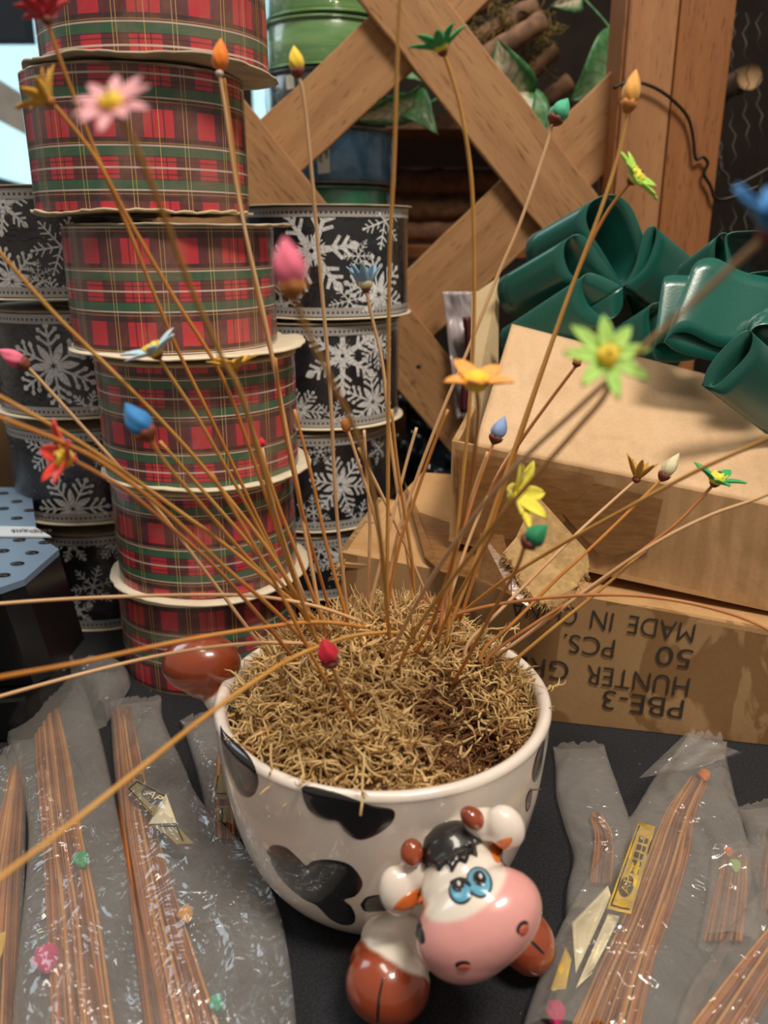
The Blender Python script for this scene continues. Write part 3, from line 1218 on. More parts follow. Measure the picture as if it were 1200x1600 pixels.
snow_spool(172, XY + .002, 836, 985, .0570, 'bottom black snowflake ribbon spool at far left standing on the felt', 24,
           [(146, 916, 34, 1, .2), (112, 850, 32, 0, .1), (178, 850, 26, 2, .3), (120, 955, 28, 0, .4)], (1.02, 1.05), GL)


# satin rolls behind the lattice
def satin_roll(u, y, vt, vb, Rr, label, m, seed, lab=False):
    yf = y - Rr
    zt, zb = spool_z(vt, yf), spool_z(vb, yf)
    pc = P(u, (vt + vb) / 2, y)
    c = Vector((pc.x, y, 0))
    t = thing('ribbon_roll', (pc.x, y, zb), label, 'ribbon roll', 'satin ribbon rolls behind the lattice')
    b = MB()
    b.lathe([(Rr * .2, zb + .002), (Rr * .97, zb + .002), (Rr, zb + .005), (Rr * .985, (zt + zb) / 2), (Rr, zt - .005), (Rr * .97, zt - .002), (Rr * .2, zt - .002)], c, 72)
    b.build('ribbon', M[m], t)
    for nm, z in (('top_flange', zt - .0016), ('bottom_flange', zb + .0002)):
        b = MB()
        flange(b, c, Rr * 1.045, z, .0013, seed, .0004, 0)
        b.build(nm, M[m] if m != 'roll_blue' else M['core'], t)
    b = MB()
    b.grid(lambda a, v_: c + Vector((math.cos(6.2832 * a), math.sin(6.2832 * a), 0)) * (Rr * 1.06 + .0016 * noise.noise(Vector((math.cos(6.2832 * a) * 3, math.sin(6.2832 * a) * 3, seed + v_ * 2)))) + Vector((0, 0, zb + (zt - zb) * v_)), 72, 10, 0, None, True)
    b.build('plastic_wrap', M['clear'], t)
    if lab:
        yl = y - Rr * 1.07
        b = MB()
        L0 = [(494, 208), (514, 208), (516, 270), (497, 272)] if m == 'roll_blue' else [(446, 118), (458, 116), (460, 138), (448, 140)]
        du = lambda uu: -math.sqrt(max(0, (Rr * 1.07) ** 2 - (P(uu, 240, y - Rr).x - c.x) ** 2))
        quad = [P(uu, vv, y + du(uu)) for uu, vv in L0]
        b.sheet(quad, .0004)
        lo = b.build('price_sticker', M['label_w'], t, smooth=False, label='small white printed sticker')
        if m == 'roll_blue':
            b = MB()
            e = Vector((0, -.0005, 0))
            A, B, C_, D = [q + e for q in quad]

            def bl(s, r_):
                return A.lerp(B, s).lerp(D.lerp(C_, s), r_)
            rnd = random.Random(5)
            r_ = .08
            while r_ < .62:
                hgt = rnd.choice((.012, .02, .03))
                b.add([bl(.58, r_), bl(.88, r_), bl(.88, r_ + hgt), bl(.58, r_ + hgt)], [(0, 1, 2, 3)])
                r_ += hgt + rnd.choice((.014, .022))
            for i in range(4):
                r_ = .22 + i * .13
                b.add([bl(.15, r_), bl(.42, r_), bl(.42, r_ + .03), bl(.15, r_ + .03)], [(0, 1, 2, 3)])
                b.add([bl(.15, r_ + .03), bl(.22, r_ + .03), bl(.22, r_ + .09), bl(.15, r_ + .09)], [(0, 1, 2, 3)])
                b.add([bl(.15, r_ + .07), bl(.42, r_ + .07), bl(.42, r_ + .095), bl(.15, r_ + .095)], [(0, 1, 2, 3)])
            b.build('print', M['ink'], lo, smooth=False)
    return t


BY = .93
satin_roll(514, BY, -60, 16, .060, 'green satin ribbon roll at the top edge of the photo behind the lattice', 'roll_green', 41)
satin_roll(512, BY, 22, 100, .060, 'lighter green cellophane-wrapped ribbon roll second in the stack behind the lattice', 'roll_green', 42)
satin_roll(510, BY, 104, 186, .058, 'dark navy ribbon roll with a small white sticker between green and blue rolls', 'roll_dark', 43, True)
satin_roll(518, BY - .01, 196, 286, .061, 'blue ribbon roll with a printed price sticker framed by the lattice diamond', 'roll_blue', 44, True)
satin_roll(516, BY - .01, 290, 372, .060, 'teal green ribbon roll below the blue one, behind the snowflake spool', 'roll_teal', 45)
# support under that stack (dark crate) so that the stack stands
b = MB()
zb = spool_z(372, BY - .07)
b.box((P(516, 372, BY).x, BY + .01, zb / 2 - .001), .16, .16, zb - .003)
tag(b.build('display_crate', M['bark_dark'], smooth=False), 'dark crate carrying the satin ribbon rolls, hidden behind the stacks', 'crate')

# dark crumpled sheet under lattice, silver film
b = MB()


def crum(a, v_):
    p = P(570 + 190 * a, 590 + 200 * v_, .87)
    f = noise.noise(Vector((a * 4, v_ * 5, 3))) * .018 + abs(noise.noise(Vector((a * 9, v_ * 9, 8)))) * .016
    return p + Vector((0, -f, 0))


b.grid(crum, 60, 70)
o = b.build('plastic_sheet', M['blackbag'])
o.modifiers.new('s', 'SOLIDIFY').thickness = .001
tag(o, 'crumpled shiny black plastic sheet behind the lower lattice slat', 'plastic')
b = MB()


def silv(a, v_):
    u0 = 692 + 22 * v_
    p = P(u0 + (752 - u0) * a, 456 + 200 * v_, .775)
    return p + Vector((0, -.012 * noise.noise(Vector((a * 3, v_ * 4, 1))) - .003 * noise.noise(Vector((a * 14, v_ * 12, 1))), 0))


t = thing('wrapped_ribbon', P(720, 640, .775), 'silvery film wrapped maroon ribbon between lattice slat and pale carton side', 'ribbon')
b.grid(silv, 20, 40)
o = b.build('film', M['silverfilm'], t)
o.modifiers.new('s', 'SOLIDIFY').thickness = .0008
b = MB()
b.grid(lambda a, v_: P(722 + 14 * a + 4 * math.sin(v_ * 5), 495 + 150 * v_, .755 + .004 * math.sin(a * 9)), 10, 20)
o = b.build('ribbon', M['maroon'], t)
o.modifiers.new('s', 'SOLIDIFY').thickness = .001

# ------------------------------------------------------------------ cartons
cA, cB = T(840, 1125, 0), T(1200, 1165, 0)
fd = (cB - cA)
fd.z = 0
fd.normalize()                      # along the front
bd = Vector((-fd.y, fd.x, 0))       # towards the back
LH = .087
LF = PL(530, 885, cA, -bd)
LFx = (LF - cA).dot(fd)
lc0 = cA + fd * LFx
lc0.z = 0
LW = .345
LD = .115
low = thing('cardboard_carton', lc0 + fd * LW / 2 + bd * LD / 2, 'lower tan cardboard carton standing on the felt, with upside-down black lettering', 'carton')


def pan(o, a, c, h0, h1, th, nrm, m, name, parent, lab=None, bow=0.0):
    """upright wall panel"""
    b = MB()
    a, c, nrm = Vector(a), Vector(c), Vector(nrm)
    n = 24
    m_ = 8

    def fn(off):
        def g(s, t):
            g0 = h0[0] + (h0[1] - h0[0]) * s if isinstance(h0, tuple) else h0
            g1 = h1[0] + (h1[1] - h1[0]) * s if isinstance(h1, tuple) else h1
            p = a.lerp(c, s) + Vector((0, 0, g0 + (g1 - g0) * t))
            k = noise.noise(Vector((s * 3, t * 2, a.x * 10))) * .0003 + bow * math.sin(math.pi * s) * t
            return p + nrm * (k + off)
        return g
    b.grid(fn(0), n, m_)
    b.grid(fn(-th), n, m_)
    N1 = (n + 1) * (m_ + 1)
    edge = [i for i in range(n + 1)] + [(j + 1) * (n + 1) + n for j in range(m_)] + [m_ * (n + 1) + n - 1 - i for i in range(n)] + [(m_ - 1 - j) * (n + 1) for j in range(m_ - 1)]
    for i in range(len(edge)):
        p, q = edge[i], edge[(i + 1) % len(edge)]
        b.f.append((p, q, q + N1, p + N1))
        b.m.append(0)
    return b.build(name, m, parent, label=lab, recalc=True, smooth=False)


TH = .004


def slope(pa, pb, o, L):
    """heights at the two ends of an edge seen through two points"""
    sa, sb = (pa - o).dot(fd), (pb - o).dot(fd)
    k = (pb.z - pa.z) / (sb - sa)
    return (pa.z - k * sa, pa.z + k * (L - sa))


HL = slope(PL(800, 912, cA, -bd), PL(1200, 985, cA, -bd), lc0, LW)
p00, p10 = lc0, lc0 + fd * LW
p01, p11 = lc0 + bd * LD, lc0 + fd * LW + bd * LD
pan(None, p00, p10, 0.0005, HL, TH, -bd, M['card_low'], 'front_panel', low)
pan(None, p01, p11, 0.0005, HL, TH, bd, M['card_in'], 'back_panel', low)
pan(None, p00 + bd * TH, p01 - bd * TH, 0.0005, HL[0], TH, -fd, M['card_low'], 'side_panel', low)
pan(None, p10 + bd * TH, p11 - bd * TH, 0.0005, HL[1], TH, fd, M['card_low'], 'side_panel', low)
zl, zr = Vector((0, 0, HL[0])), Vector((0, 0, HL[1]))
b = MB()
b.sheet([p00 + zl + fd * .002, p10 + zr - fd * .002, p10 + zr + bd * LD * .5, p00 + zl + bd * LD * .5 + fd * .004], .003)
b.build('top_flap', M['card_in'], low, smooth=False)
b = MB()
b.sheet([p00 + zl + bd * LD * .52 + fd * .004, p10 + zr + bd * LD * .52, p11 + zr, p01 + zl], .003)
b.build('top_flap', M['card_in'], low, smooth=False)
# raised left end flap of the lower carton and its second ply
b = MB()
b.sheet([P(532, 880, .478), P(600, 800, .545), P(660, 738, .59), P(718, 742, .60), P(722, 800, .56), P(745, 895, .47)], .003)
b.build('end_flap', M['card_in'], low, smooth=False, label='left end flap, lifted open')
b = MB()
b.sheet([P(632, 752, .572), P(655, 800, .545), P(720, 826, .53), P(748, 832, .52), P(742, 905, .452), P(690, 893, .455), P(664, 870, .475)], .0006)
b.build('packing_tape', M['tape'], low, smooth=False, label='loose strip of brown packing tape')
# torn flap with fuzzy edge
b = MB()
torn = [P(838, 772, .445), P(918, 862, .425), P(921, 885, .42), P(905, 915, .418), P(880, 950, .416), P(845, 944, .416), P(824, 925, .418), P(800, 885, .43), P(784, 866, .435), P(806, 840, .44)]
b.sheet(torn, .003)
rnd = random.Random(3)
for i in range(260):
    s = rnd.random()
    k = rnd.randrange(2, 8)
    q = torn[k].lerp(torn[k + 1], s)
    d = Vector((rnd.uniform(-1, 1), rnd.uniform(-1, .1), rnd.uniform(-1, 1))) * .0035
    b.tube([q, q + d * .5, q + d + Vector((0, 0, rnd.uniform(-.001, .001)))], [.0003, .00025, .0001], 3)
b.build('torn_flap', M['card_torn'], low, smooth=False, label='torn furry-edged flap hanging over the front')
b = MB()
b.sheet([P(750, 832, .45), P(786, 836, .445), P(800, 890, .432), P(830, 952, .414), P(800, 930, .42), P(745, 905, .44)], .0006)
b.build('packing_tape', M['tape'], low, smooth=False)
# frayed corner at the left end
b = MB()
rnd = random.Random(8)
for i in range(46):
    q = P(528 + rnd.uniform(-6, 10), 888 + rnd.uniform(-8, 12), .478)
    d = Vector((rnd.uniform(-1, .3), rnd.uniform(-1, 0), rnd.uniform(-.6, .6))) * .006
    b.tube([q, q + d * .5, q + d], [.0008, .0006, .0003], 4)
b.build('frayed_corner', M['card_torn'], low)

# lettering
nrm = -bd
fp = cA + nrm * .0006


def lettering(txt, u0, v0, u1, v1, hpx, parent, m=None, p0=None, n=None, name='lettering', off=.0, bold=-.006):
    """text whose baseline runs from pixel 0 to pixel 1 on plane"""
    p0 = fp if p0 is None else p0
    n = nrm if n is None else n
    A, B = PL(u0, v0, p0, n), PL(u1, v1, p0, n)
    cu = bpy.data.curves.new('txt', 'FONT')
    cu.body = txt
    cu.size = 1
    cu.extrude = 0.0
    cu.offset = bold
    to = bpy.data.objects.new('txt', cu)
    COL.objects.link(to)
    dg = bpy.context.evaluated_depsgraph_get()
    me = bpy.data.meshes.new_from_object(to.evaluated_get(dg))
    bpy.data.objects.remove(to)
    xs = [v.co.x for v in me.vertices]
    x0, x1 = min(xs), max(xs)
    X = (B - A)
    L = X.length
    X.normalize()
    Y = n.cross(X).normalized()
    hs = hpx * mpp(A) / .70
    bm = MB()
    bm.add([A + X * ((v.co.x - x0) / (x1 - x0) * L) + Y * (v.co.y * hs) + n * off for v in me.vertices], [tuple(p.vertices) for p in me.polygons])
    bpy.data.meshes.remove(me)
    return bm.build(name, m or M['ink'], parent, smooth=False)


lettering('MADE', 1088, 976, 984, 961, 33, low)
lettering('IN', 960, 958, 926, 953, 33, low)
lettering('CHINA', 904, 950, 800, 935, 32, low)
lettering('50', 1084, 1016, 1028, 1009, 34, low)
lettering('PCS.', 962, 1000, 882, 990, 33, low)
lettering('HUNTER', 1079, 1060, 918, 1039, 35, low)
lettering('GREEN', 890, 1035, 748, 1017, 34, low)
lettering('PBE-3', 1070, 1094, 944, 1078, 35, low)

# upper carton
uy = cA + bd * .020
UF = lambda u, v: PL(u, v, uy, -bd)
ul, ur = UF(706, 688), UF(1250, 800)
up = thing('cardboard_carton', (ul + ur) / 2 * 1.0, 'upper opened cardboard carton with pale sloping flap, stacked on the lettered one', 'carton')
q00 = Vector((ul.x, ul.y, 0))
UT = slope(UF(720, 692), UF(1200, 790), q00, .27)
UB = slope(UF(930, 893), UF(1200, 952), q00, .27)
up.location = Vector((((ul + ur) / 2).x, ((ul + ur) / 2).y + .06, UB[1]))
q10 = q00 + fd * .27
UD = .17
q01, q11 = q00 + bd * UD, q10 + bd * UD
pan(None, q00, q10, UB, UT, TH, -bd, M['card_up'], 'front_panel', up)
pan(None, q01, q11, UB, UT, TH, bd, M['card_in'], 'back_panel', up)
pan(None, q00 + bd * TH, q01 - bd * TH, UB[0], UT[0], TH, -fd, M['card_up'], 'side_panel', up)
pan(None, q10 + bd * TH, q11 - bd * TH, UB[1], UT[1], TH, fd, M['card_up'], 'side_panel', up)
b = MB()
zz, zy = Vector((0, 0, UB[0] + .002)), Vector((0, 0, UB[1] + .002))
b.sheet([q00 + zz, q10 + zy, q11 + zy, q01 + zz], .003)
b.build('bottom_panel', M['card_in'], up, smooth=False)
# sloping flap: lower edge on the front panel top, rising to the back
zt_, zt2 = Vector((0, 0, UT[0])), Vector((0, 0, UT[1]))
e0 = PL(742, 652, q00 + bd * .006, -bd)
fl0 = (q00 + zt_).lerp(q10 + zt2, .05) + bd * .003
fl1 = q10 + zt2 + bd * .003
bk0 = P(800, 506, .585)
bk1 = P(978, 552, .572)
sl = (bk1 - bk0)
bk2 = bk1 + sl * 1.6
b = MB()


def flp(a, v_):
    lo = fl0.lerp(fl1, a)
    hi = bk0.lerp(bk2, a)
    p = lo.lerp(hi, v_)
    e = noise.noise(Vector((a * 60, 0, 0))) * .0015 * (1 if v_ > .98 else 0)
    e2 = noise.noise(Vector((v_ * 30, 4, 0))) * .0015 * (1 if a < .02 else 0)
    return p + Vector((e2, 0, e)) + Vector((0, 0, 1)) * (.004 * math.sin(math.pi * v_) * math.sin(a * 3))


b.grid(flp, 60, 30)
o = b.build('front_flap', M['card_flap'], up, label='pale front flap sloping up to the green bow')
o.modifiers.new('s', 'SOLIDIFY').thickness = .003
# tape over the front of the upper carton
b = MB()
b.grid(lambda a, v_: UF(712 + 216 * a, 700 + 42 * a + (60 + 20 * a) * v_) - bd * (.0022 + .0005 * math.sin(a * 20)), 20, 4)
b.build('packing_tape', M['tape'], up, label='wide brown tape across the front top edge')
b = MB()
b.sheet([UF(880, 800) - bd * .0035, UF(930, 752) - bd * .0035, UF(1035, 778) - bd * .0035, UF(1018, 852) - bd * .0035, UF(940, 868) - bd * .0035], .0006)
b.build('packing_tape', M['tape'], up, smooth=False, label='crumpled end of the brown tape')
b = MB()  # enlarged tape, its brown also stands in for shade on this end
b.sheet([UF(716, 712) - bd * .0030, UF(790, 728) - bd * .0030, UF(906, 772) - bd * .0030, UF(884, 812) - bd * .0030, UF(838, 842) - bd * .0030, UF(718, 836) - bd * .0030], .0006)
b.build('packing_tape', M['tape'], up, smooth=False, label='broad brown tape, also standing in for shade, on the left end of the front')
# pale left side flap standing up
b = MB()
b.sheet([P(737, 462, .64), P(780, 432, .635), P(778, 640, .60), P(745, 700, .565), P(735, 660, .585)], .004)
b.build('side_flap', M['card_beige'], up, smooth=False, label='pale side flap standing upright')

# ------------------------------------------------------------------ green bow loops
def loop(parent, pts, y, off, dy, roll=.0):
    """closed teardrop curve (pixels at distance y) swept along a ribbon width (pixel offset, dy)"""
    A = [P(u, v, y) for u, v in pts]
    A = spline(A + [A[0]], 6)
    cu = sum((p.x for p in A)) / len(A)
    u0, v0 = pts[0]
    W = P(u0 + off[0], v0 + off[1], y + dy) - P(u0, v0, y)
    b = MB()
    n = len(A)
    b.grid(lambda a, v_: A[min(n - 1, round(a * (n - 1)))] + W * v_, n - 1, 6)
    o = b.build('loop', M['satin'], parent)
    o.modifiers.new('s', 'SOLIDIFY').thickness = .0005
    return o


bow = thing('ribbon_bow', P(973, 460, .61), 'large glossy green satin bow behind the carton flap, in front of the post', 'bow')
loop(bow, [(973, 448), (945, 400), (918, 355), (918, 325), (935, 308), (962, 304), (985, 322), (1002, 360), (1010, 395), (998, 428)], .605, (-96, 44), .035)
loop(bow, [(973, 448), (942, 408), (918, 374), (901, 367), (886, 376), (881, 392), (884, 412), (894, 430), (912, 438), (940, 446)], .585, (-108, 56), .03)
loop(bow, [(973, 448), (945, 434), (922, 427), (911, 436), (911, 456), (921, 478), (940, 493), (958, 496), (972, 480)], .575, (-132, 84), .02)
loop(bow, [(1052, 470), (1035, 472), (1017, 478), (1014, 500), (1018, 530), (1024, 556), (1045, 560), (1056, 520)], .575, (-96, 62), .02)
loop(bow, [(975, 447), (992, 415), (1003, 372), (1012, 356), (1022, 353), (1026, 364), (1021, 386), (1006, 420)], .60, (84, 62), .03)
loop(bow, [(973, 450), (1000, 470), (1030, 474), (1052, 490), (1040, 520), (1000, 520)], .62, (20, 60), .03)
loop(bow, [(975, 452), (1010, 430), (1045, 412), (1062, 420), (1060, 450), (1020, 470)], .615, (45, 30), .03)
b = MB()
b.ellipsoid(P(975, 452, .615), (RT, Vector((0, 1, 0)), Vector((0, 0, 1))), (.004, .005, .005))
b.build('knot', M['satin'], bow)
b = MB()
b.grid(lambda a, v_: P(960 + 50 * a - 30 * v_, 455 + 110 * v_, .63 + .03 * v_), 6, 8)
o = b.build('tail', M['satin'], bow)
o.modifiers.new('s', 'SOLIDIFY').thickness = .0005

bow = thing('ribbon_bow', P(1190, 520, .53), 'green satin bow spilling over the carton at the right edge of the photo', 'bow')
loop(bow, [(1037, 534), (1050, 522), (1076, 520), (1118, 540), (1170, 552), (1176, 566), (1128, 566), (1086, 558), (1055, 548)], .50, (44, -116), .02)
loop(bow, [(1020, 548), (1026, 538), (1046, 536), (1080, 540), (1090, 560), (1050, 566), (1026, 562)], .53, (14, -106), .02)
loop(bow, [(1120, 440), (1116, 405), (1118, 375), (1128, 364), (1138, 366), (1142, 384), (1139, 410), (1128, 436)], .545, (-62, 44), .03)
loop(bow, [(1140, 440), (1134, 400), (1132, 374), (1140, 364), (1160, 361), (1200, 362), (1250, 380), (1240, 450), (1180, 455)], .53, (40, -2), .05)
loop(bow, [(1096, 602), (1108, 572), (1134, 540), (1163, 517), (1176, 522), (1172, 548), (1150, 575), (1118, 603)], .455, (100, 76), .035)
loop(bow, [(1170, 520), (1168, 545), (1176, 558), (1210, 566), (1250, 545), (1230, 515), (1190, 508)], .48, (30, -40), .04)
loop(bow, [(1180, 500), (1150, 470), (1150, 440), (1180, 425), (1230, 430), (1240, 490)], .52, (20, 40), .05)
b = MB()
b.ellipsoid(P(1192, 520, .50), (RT, Vector((0, 1, 0)), Vector((0, 0, 1))), (.010, .010, .012))
b.build('knot', M['satin'], bow)

# ------------------------------------------------------------------ left edge: perforated lid, box, tinsel, carton
b = MB()
zL = .105
ml = thing('perforated_case', T(10, 860, 0), 'black case with blue-grey perforated metal lid at the left edge', 'case')
lidp = [T(-190, 758, zL), T(48, 762, zL), T(58, 836, zL), T(92, 858, zL), T(38, 905, zL), T(0, 918, zL), T(-190, 930, zL)]
b.sheet(lidp, .004)
lid = b.build('lid', M['steel'], ml, smooth=False)
b = MB()
for i, (u, v) in enumerate([(5, 770), (44, 772), (26, 783), (5, 794), (46, 797), (26, 809), (30, 843), (70, 847), (4, 860), (50, 863), (27, 880), (5, 898), (-20, 782), (-20, 880)]):
    p = T(u, v, zL + .0006)
    b = MB()
    b.ellipsoid(p, (RT, Vector((0, 1, 0)), Vector((0, 0, 1))), (.0042, .0026, .0006), 14, 6)
    b.build('hole', M['black'], lid)
b = MB()
b.sheet([T(-190, 818, zL + .0015), T(54, 823, zL + .0015), T(80, 838, zL + .0015), T(-190, 836, zL + .0015)], .001)
st = b.build('metal_strip', M['steel_l'], ml, smooth=False)
b = MB()
rnd = random.Random(2)
for i in range(26):
    u = 18 + i * 2.5
    p0 = T(u, 826 + rnd.random() * 2, zL + .0021)
    p1 = T(u + rnd.uniform(-1.5, 1.5), 830 + rnd.random() * 2, zL + .0021)
    b.tube([p0, p1], .0003, 4)
b.build('stamped_print', M['ink'], st)
b = MB()
lo = [Vector((p.x * 1.0, p.y + (.022 if i > 2 else 0), 0.032)) for i, p in enumerate(lidp)]
hi = [Vector((p.x, p.y, zL - .0045)) for p in lidp]
k = len(lo)
b.add(lo + hi, [tuple(range(k)), tuple(range(k, 2 * k))] + [(i, (i + 1) % k, k + (i + 1) % k, k + i) for i in range(k)])
b.build('body', M['black'], ml, smooth=False, recalc=True)
b = MB()
lo2 = [Vector((p.x - (.006 if i in (1, 2, 3, 4) else 0), p.y + (.010 if i > 2 else 0), 0.0005)) for i, p in enumerate(lidp)]
hi2 = [p + Vector((0, 0, .030)) for p in lo2]
b.add(lo2 + hi2, [tuple(range(k)), tuple(range(k, 2 * k))] + [(i, (i + 1) % k, k + (i + 1) % k, k + i) for i in range(k)])
bevel(b.build('base', plain('glossy black plastic', srgb(14, 14, 16), .12, .1), ml, smooth=False, recalc=True, label='glossy black lower base'), .003)
b = MB()
q0 = P(-20, 770, .80)
b.box((P(22, 700, .84).x - .03, .84, .09), .09, .07, .18)
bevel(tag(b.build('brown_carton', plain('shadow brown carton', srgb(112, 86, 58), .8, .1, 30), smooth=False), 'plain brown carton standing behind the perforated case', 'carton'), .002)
b = MB()
rnd = random.Random(6)
cc = P(-6, 560, .95)
for i in range(420):
    d = Vector((rnd.gauss(0, 1), rnd.gauss(0, 1), rnd.gauss(0, 1))).normalized()
    p = cc + d * .05 * rnd.uniform(.4, 1)
    s = d.orthogonal().normalized() * .0022
    b.add([p - s, p + s, p + d * .02 + s * .6, p + d * .02 - s * .6], [(0, 1, 2, 3)])
tag(b.build('tinsel_garland', M['tinsel']), 'blurred bluish tinsel garland at the far left edge', 'tinsel', None, 'stuff')
b = MB()
zz = cc.z - .06
b.box((cc.x - .01, .95, zz / 2), .10, .10, zz)
tag(b.build('display_stand', M['roll_dark'], smooth=False), 'dim dark stand under the bluish tinsel at far left', 'stand')

# ------------------------------------------------------------------ cow planter
PCX, PCY, PZ = -.0006, .334, .0925
pc = Vector((PCX, PCY, 0))
cow = thing('cow_planter', pc, 'white ceramic cow planter with black spots holding moss and straw flowers', 'planter')
prof = [(.0005, .0008), (.040, .0008), (.050, .002), (.0578, .009), (.0648, .021), (.0695, .036), (.0726, .052), (.0743, .068), (.0753, .080), (.0757, PZ - .004), (.0760, PZ - .0022), (.0752, PZ - .0004), (.0735, PZ + .0004), (.0715, PZ - .0004), (.0702, PZ - .0024), (.0695, PZ - .006), (.0672, .066), (.060, .034), (.040, .020), (.0005, .020)]
pb = MB()
# smooth profile
pr = spline([Vector((r_, 0, z)) for r_, z in prof], 3)
pb.lathe([(max(.0003, p.x), p.z) for p in pr], pc, 128)


def bvh_of(v, f):
    return BVHTree.FromPolygons([tuple(p) for p in v], f)


def decal(mb, poly, bvh, off, mi, rings=7, dens=4):
    """patch of paint lying on a surface: polygon in pixels dropped onto the surface"""
    pts = []
    for i in range(len(poly)):
        a, c = Vector(poly[i]).to_3d(), Vector(poly[(i + 1) % len(poly)]).to_3d()
    q = [Vector((u, v, 0)) for u, v in poly]
    sp = spline(q + [q[0]], dens)[:-1]
    cx = sum((p.x for p in sp)) / len(sp)
    cy = sum((p.y for p in sp)) / len(sp)
    vs = []
    n = len(sp)
    last = None
    for r_ in range(rings + 1):
        k = 1 - r_ / rings
        for p in sp:
            uu, vv = cx + (p.x - cx) * k, cy + (p.y - cy) * k
            d = ray(uu, vv).normalized()
            loc, nn, idx, ds = bvh.ray_cast(CAM, d)
            if loc is None:
                loc, nn, idx, ds = bvh.find_nearest(CAM + d * .33)
            if nn.dot(d) > 0:
                nn = -nn
            vs.append(loc + nn * off * (1 if r_ > 0 else .2))
    fs = []
    for r_ in range(rings):
        for j in range(n):
            fs.append((r_ * n + j, r_ * n + (j + 1) % n, (r_ + 1) * n + (j + 1) % n, (r_ + 1) * n + j))
    mb.add(vs, fs, mi)


pot_bvh = bvh_of(pb.v, pb.f)
SPOTS = [[(344, 1132), (352, 1145), (375, 1165), (395, 1190), (404, 1220), (398, 1240), (385, 1246), (370, 1235), (354, 1198), (346, 1160)],
         [(471, 1232), (480, 1228), (520, 1236), (545, 1245), (580, 1258), (612, 1264), (617, 1275), (608, 1290), (585, 1306), (560, 1312), (540, 1300), (528, 1285), (505, 1280), (485, 1268), (475, 1250)],
         [(417, 1330), (425, 1321), (445, 1323), (465, 1340), (478, 1352), (490, 1345), (515, 1343), (545, 1350), (563, 1370), (566, 1385), (555, 1400), (538, 1406), (548, 1415), (555, 1430), (552, 1443), (535, 1445), (515, 1435), (495, 1415), (475, 1405), (450, 1385), (430, 1360)],
         [(563, 1413), (572, 1402), (590, 1398), (610, 1398), (612, 1420), (580, 1425), (568, 1422)],
         [(851, 1155), (846, 1200), (836, 1222), (831, 1212), (836, 1185), (845, 1162)],
         [(832, 1232), (828, 1260), (822, 1268), (821, 1250), (826, 1236)]]
for s in SPOTS:
    decal(pb, s, pot_bvh, .0004, 1, 8)
pb.build('pot', [M['glaze_white'], M['glaze_black']], cow)


def ipx(u, v, y, ru, rv, rd, roll):
    """ellipsoid seen at pixel u,v with pixel radii, rolled in the view"""
    c = P(u, v, y)
    k = mpp(c)
    a = R(roll)
    X = RT * math.cos(a) + UP * math.sin(a)
    Y = -RT * math.sin(a) + UP * math.cos(a)
    return (c, (X, Y, -FW), (ru * k, rv * k, rd * k))


def blob(ells, voxel, smooth_it=6):
    b = MB()
    for (c, ax, rd) in ells:
        b.ellipsoid(c, ax, rd, 40, 24)
    me = bpy.data.meshes.new('t')
    me.from_pydata([tuple(p) for p in b.v], [], b.f)
    o = bpy.data.objects.new('t', me)
    COL.objects.link(o)
    m = o.modifiers.new('r', 'REMESH')
    m.mode = 'VOXEL'
    m.voxel_size = voxel
    s = o.modifiers.new('s', 'SMOOTH')
    s.factor = .5
    s.iterations = smooth_it
    dg = bpy.context.evaluated_depsgraph_get()
    m2 = bpy.data.meshes.new_from_object(o.evaluated_get(dg))
    bpy.data.objects.remove(o)
    vs = [v.co.copy() for v in m2.vertices]
    fs = [tuple(p.vertices) for p in m2.polygons]
    bpy.data.meshes.remove(m2)
    return vs, fs


def painted(vs, fs, name, parent, fn, mats=None, extra=None):
    b = MB()
    b.add(vs, fs, 0)
    cols = [fn(p) for p in vs]
    if extra:
        extra(b)
    o = b.build(name, mats or [M['glaze_v']], parent)
    ca = o.data.color_attributes.new('Col', 'FLOAT_COLOR', 'POINT')
    for i in range(len(b.v)):
        c = cols[i] if i < len(cols) else (1, 1, 1, 1)
        ca.data[i].color = c
    return o


def sstep(a, c, x):
    t = max(0, min(1, (x - a) / (c - a)))
    return t * t * (3 - 2 * t)


def mixc(a, c, t):
    return tuple(a[i] + (c[i] - a[i]) * t for i in range(3)) + (1,)


WHITE, PINK, BROWN = srgb(234, 224, 212), srgb(232, 164, 160), srgb(148, 64, 34)
ROLL = 27
HY = .252
head_e = [ipx(715, 1352, HY + .004, 72, 66, 62, ROLL),            # cranium
          ipx(728, 1392, HY - .008, 74, 62, 60, ROLL),            # brow to cheeks
          ipx(748, 1440, HY - .020, 106, 72, 76, ROLL + 3),       # muzzle
          ipx(738, 1462, HY - .022, 84, 62, 66, ROLL + 3)]
hv, hf = blob(head_e, .0010, 10)
mc, max_, mr = head_e[2]
hx, hy_ = max_[0], max_[1]


def headcol(p):
    d = p - mc
    x = d.dot(hx) / mr[0]
    y = d.dot(hy_) / mr[1]
    z = d.dot(-FW) / mr[2]
    edge = .60 + .28 * x * x - .10 * x
    t = 1 - sstep(edge - .05, edge + .05, y)
    if z < -.65:
        t *= sstep(-1.1, -.65, z)
    return mixc(WHITE, PINK, t)


head_bvh = bvh_of(hv, hf)
head = painted(hv, hf, 'head', cow, headcol)


def paint(poly, m, name, off=.0004, rings=6, dens=4, lab=None, bvh=None, parent=None):
    b = MB()
    decal(b, poly, bvh or head_bvh, off, 0, rings, dens)
    return b.build(name, M[m], parent or head, label=lab)


def ell(u, v, a, c, rot, n=18):
    r_ = R(rot)
    return [(u + a * math.cos(t) * math.cos(r_) - c * math.sin(t) * math.sin(r_), v + a * math.cos(t) * math.sin(r_) + c * math.sin(t) * math.cos(r_)) for t in [2 * math.pi * i / n for i in range(n)]]


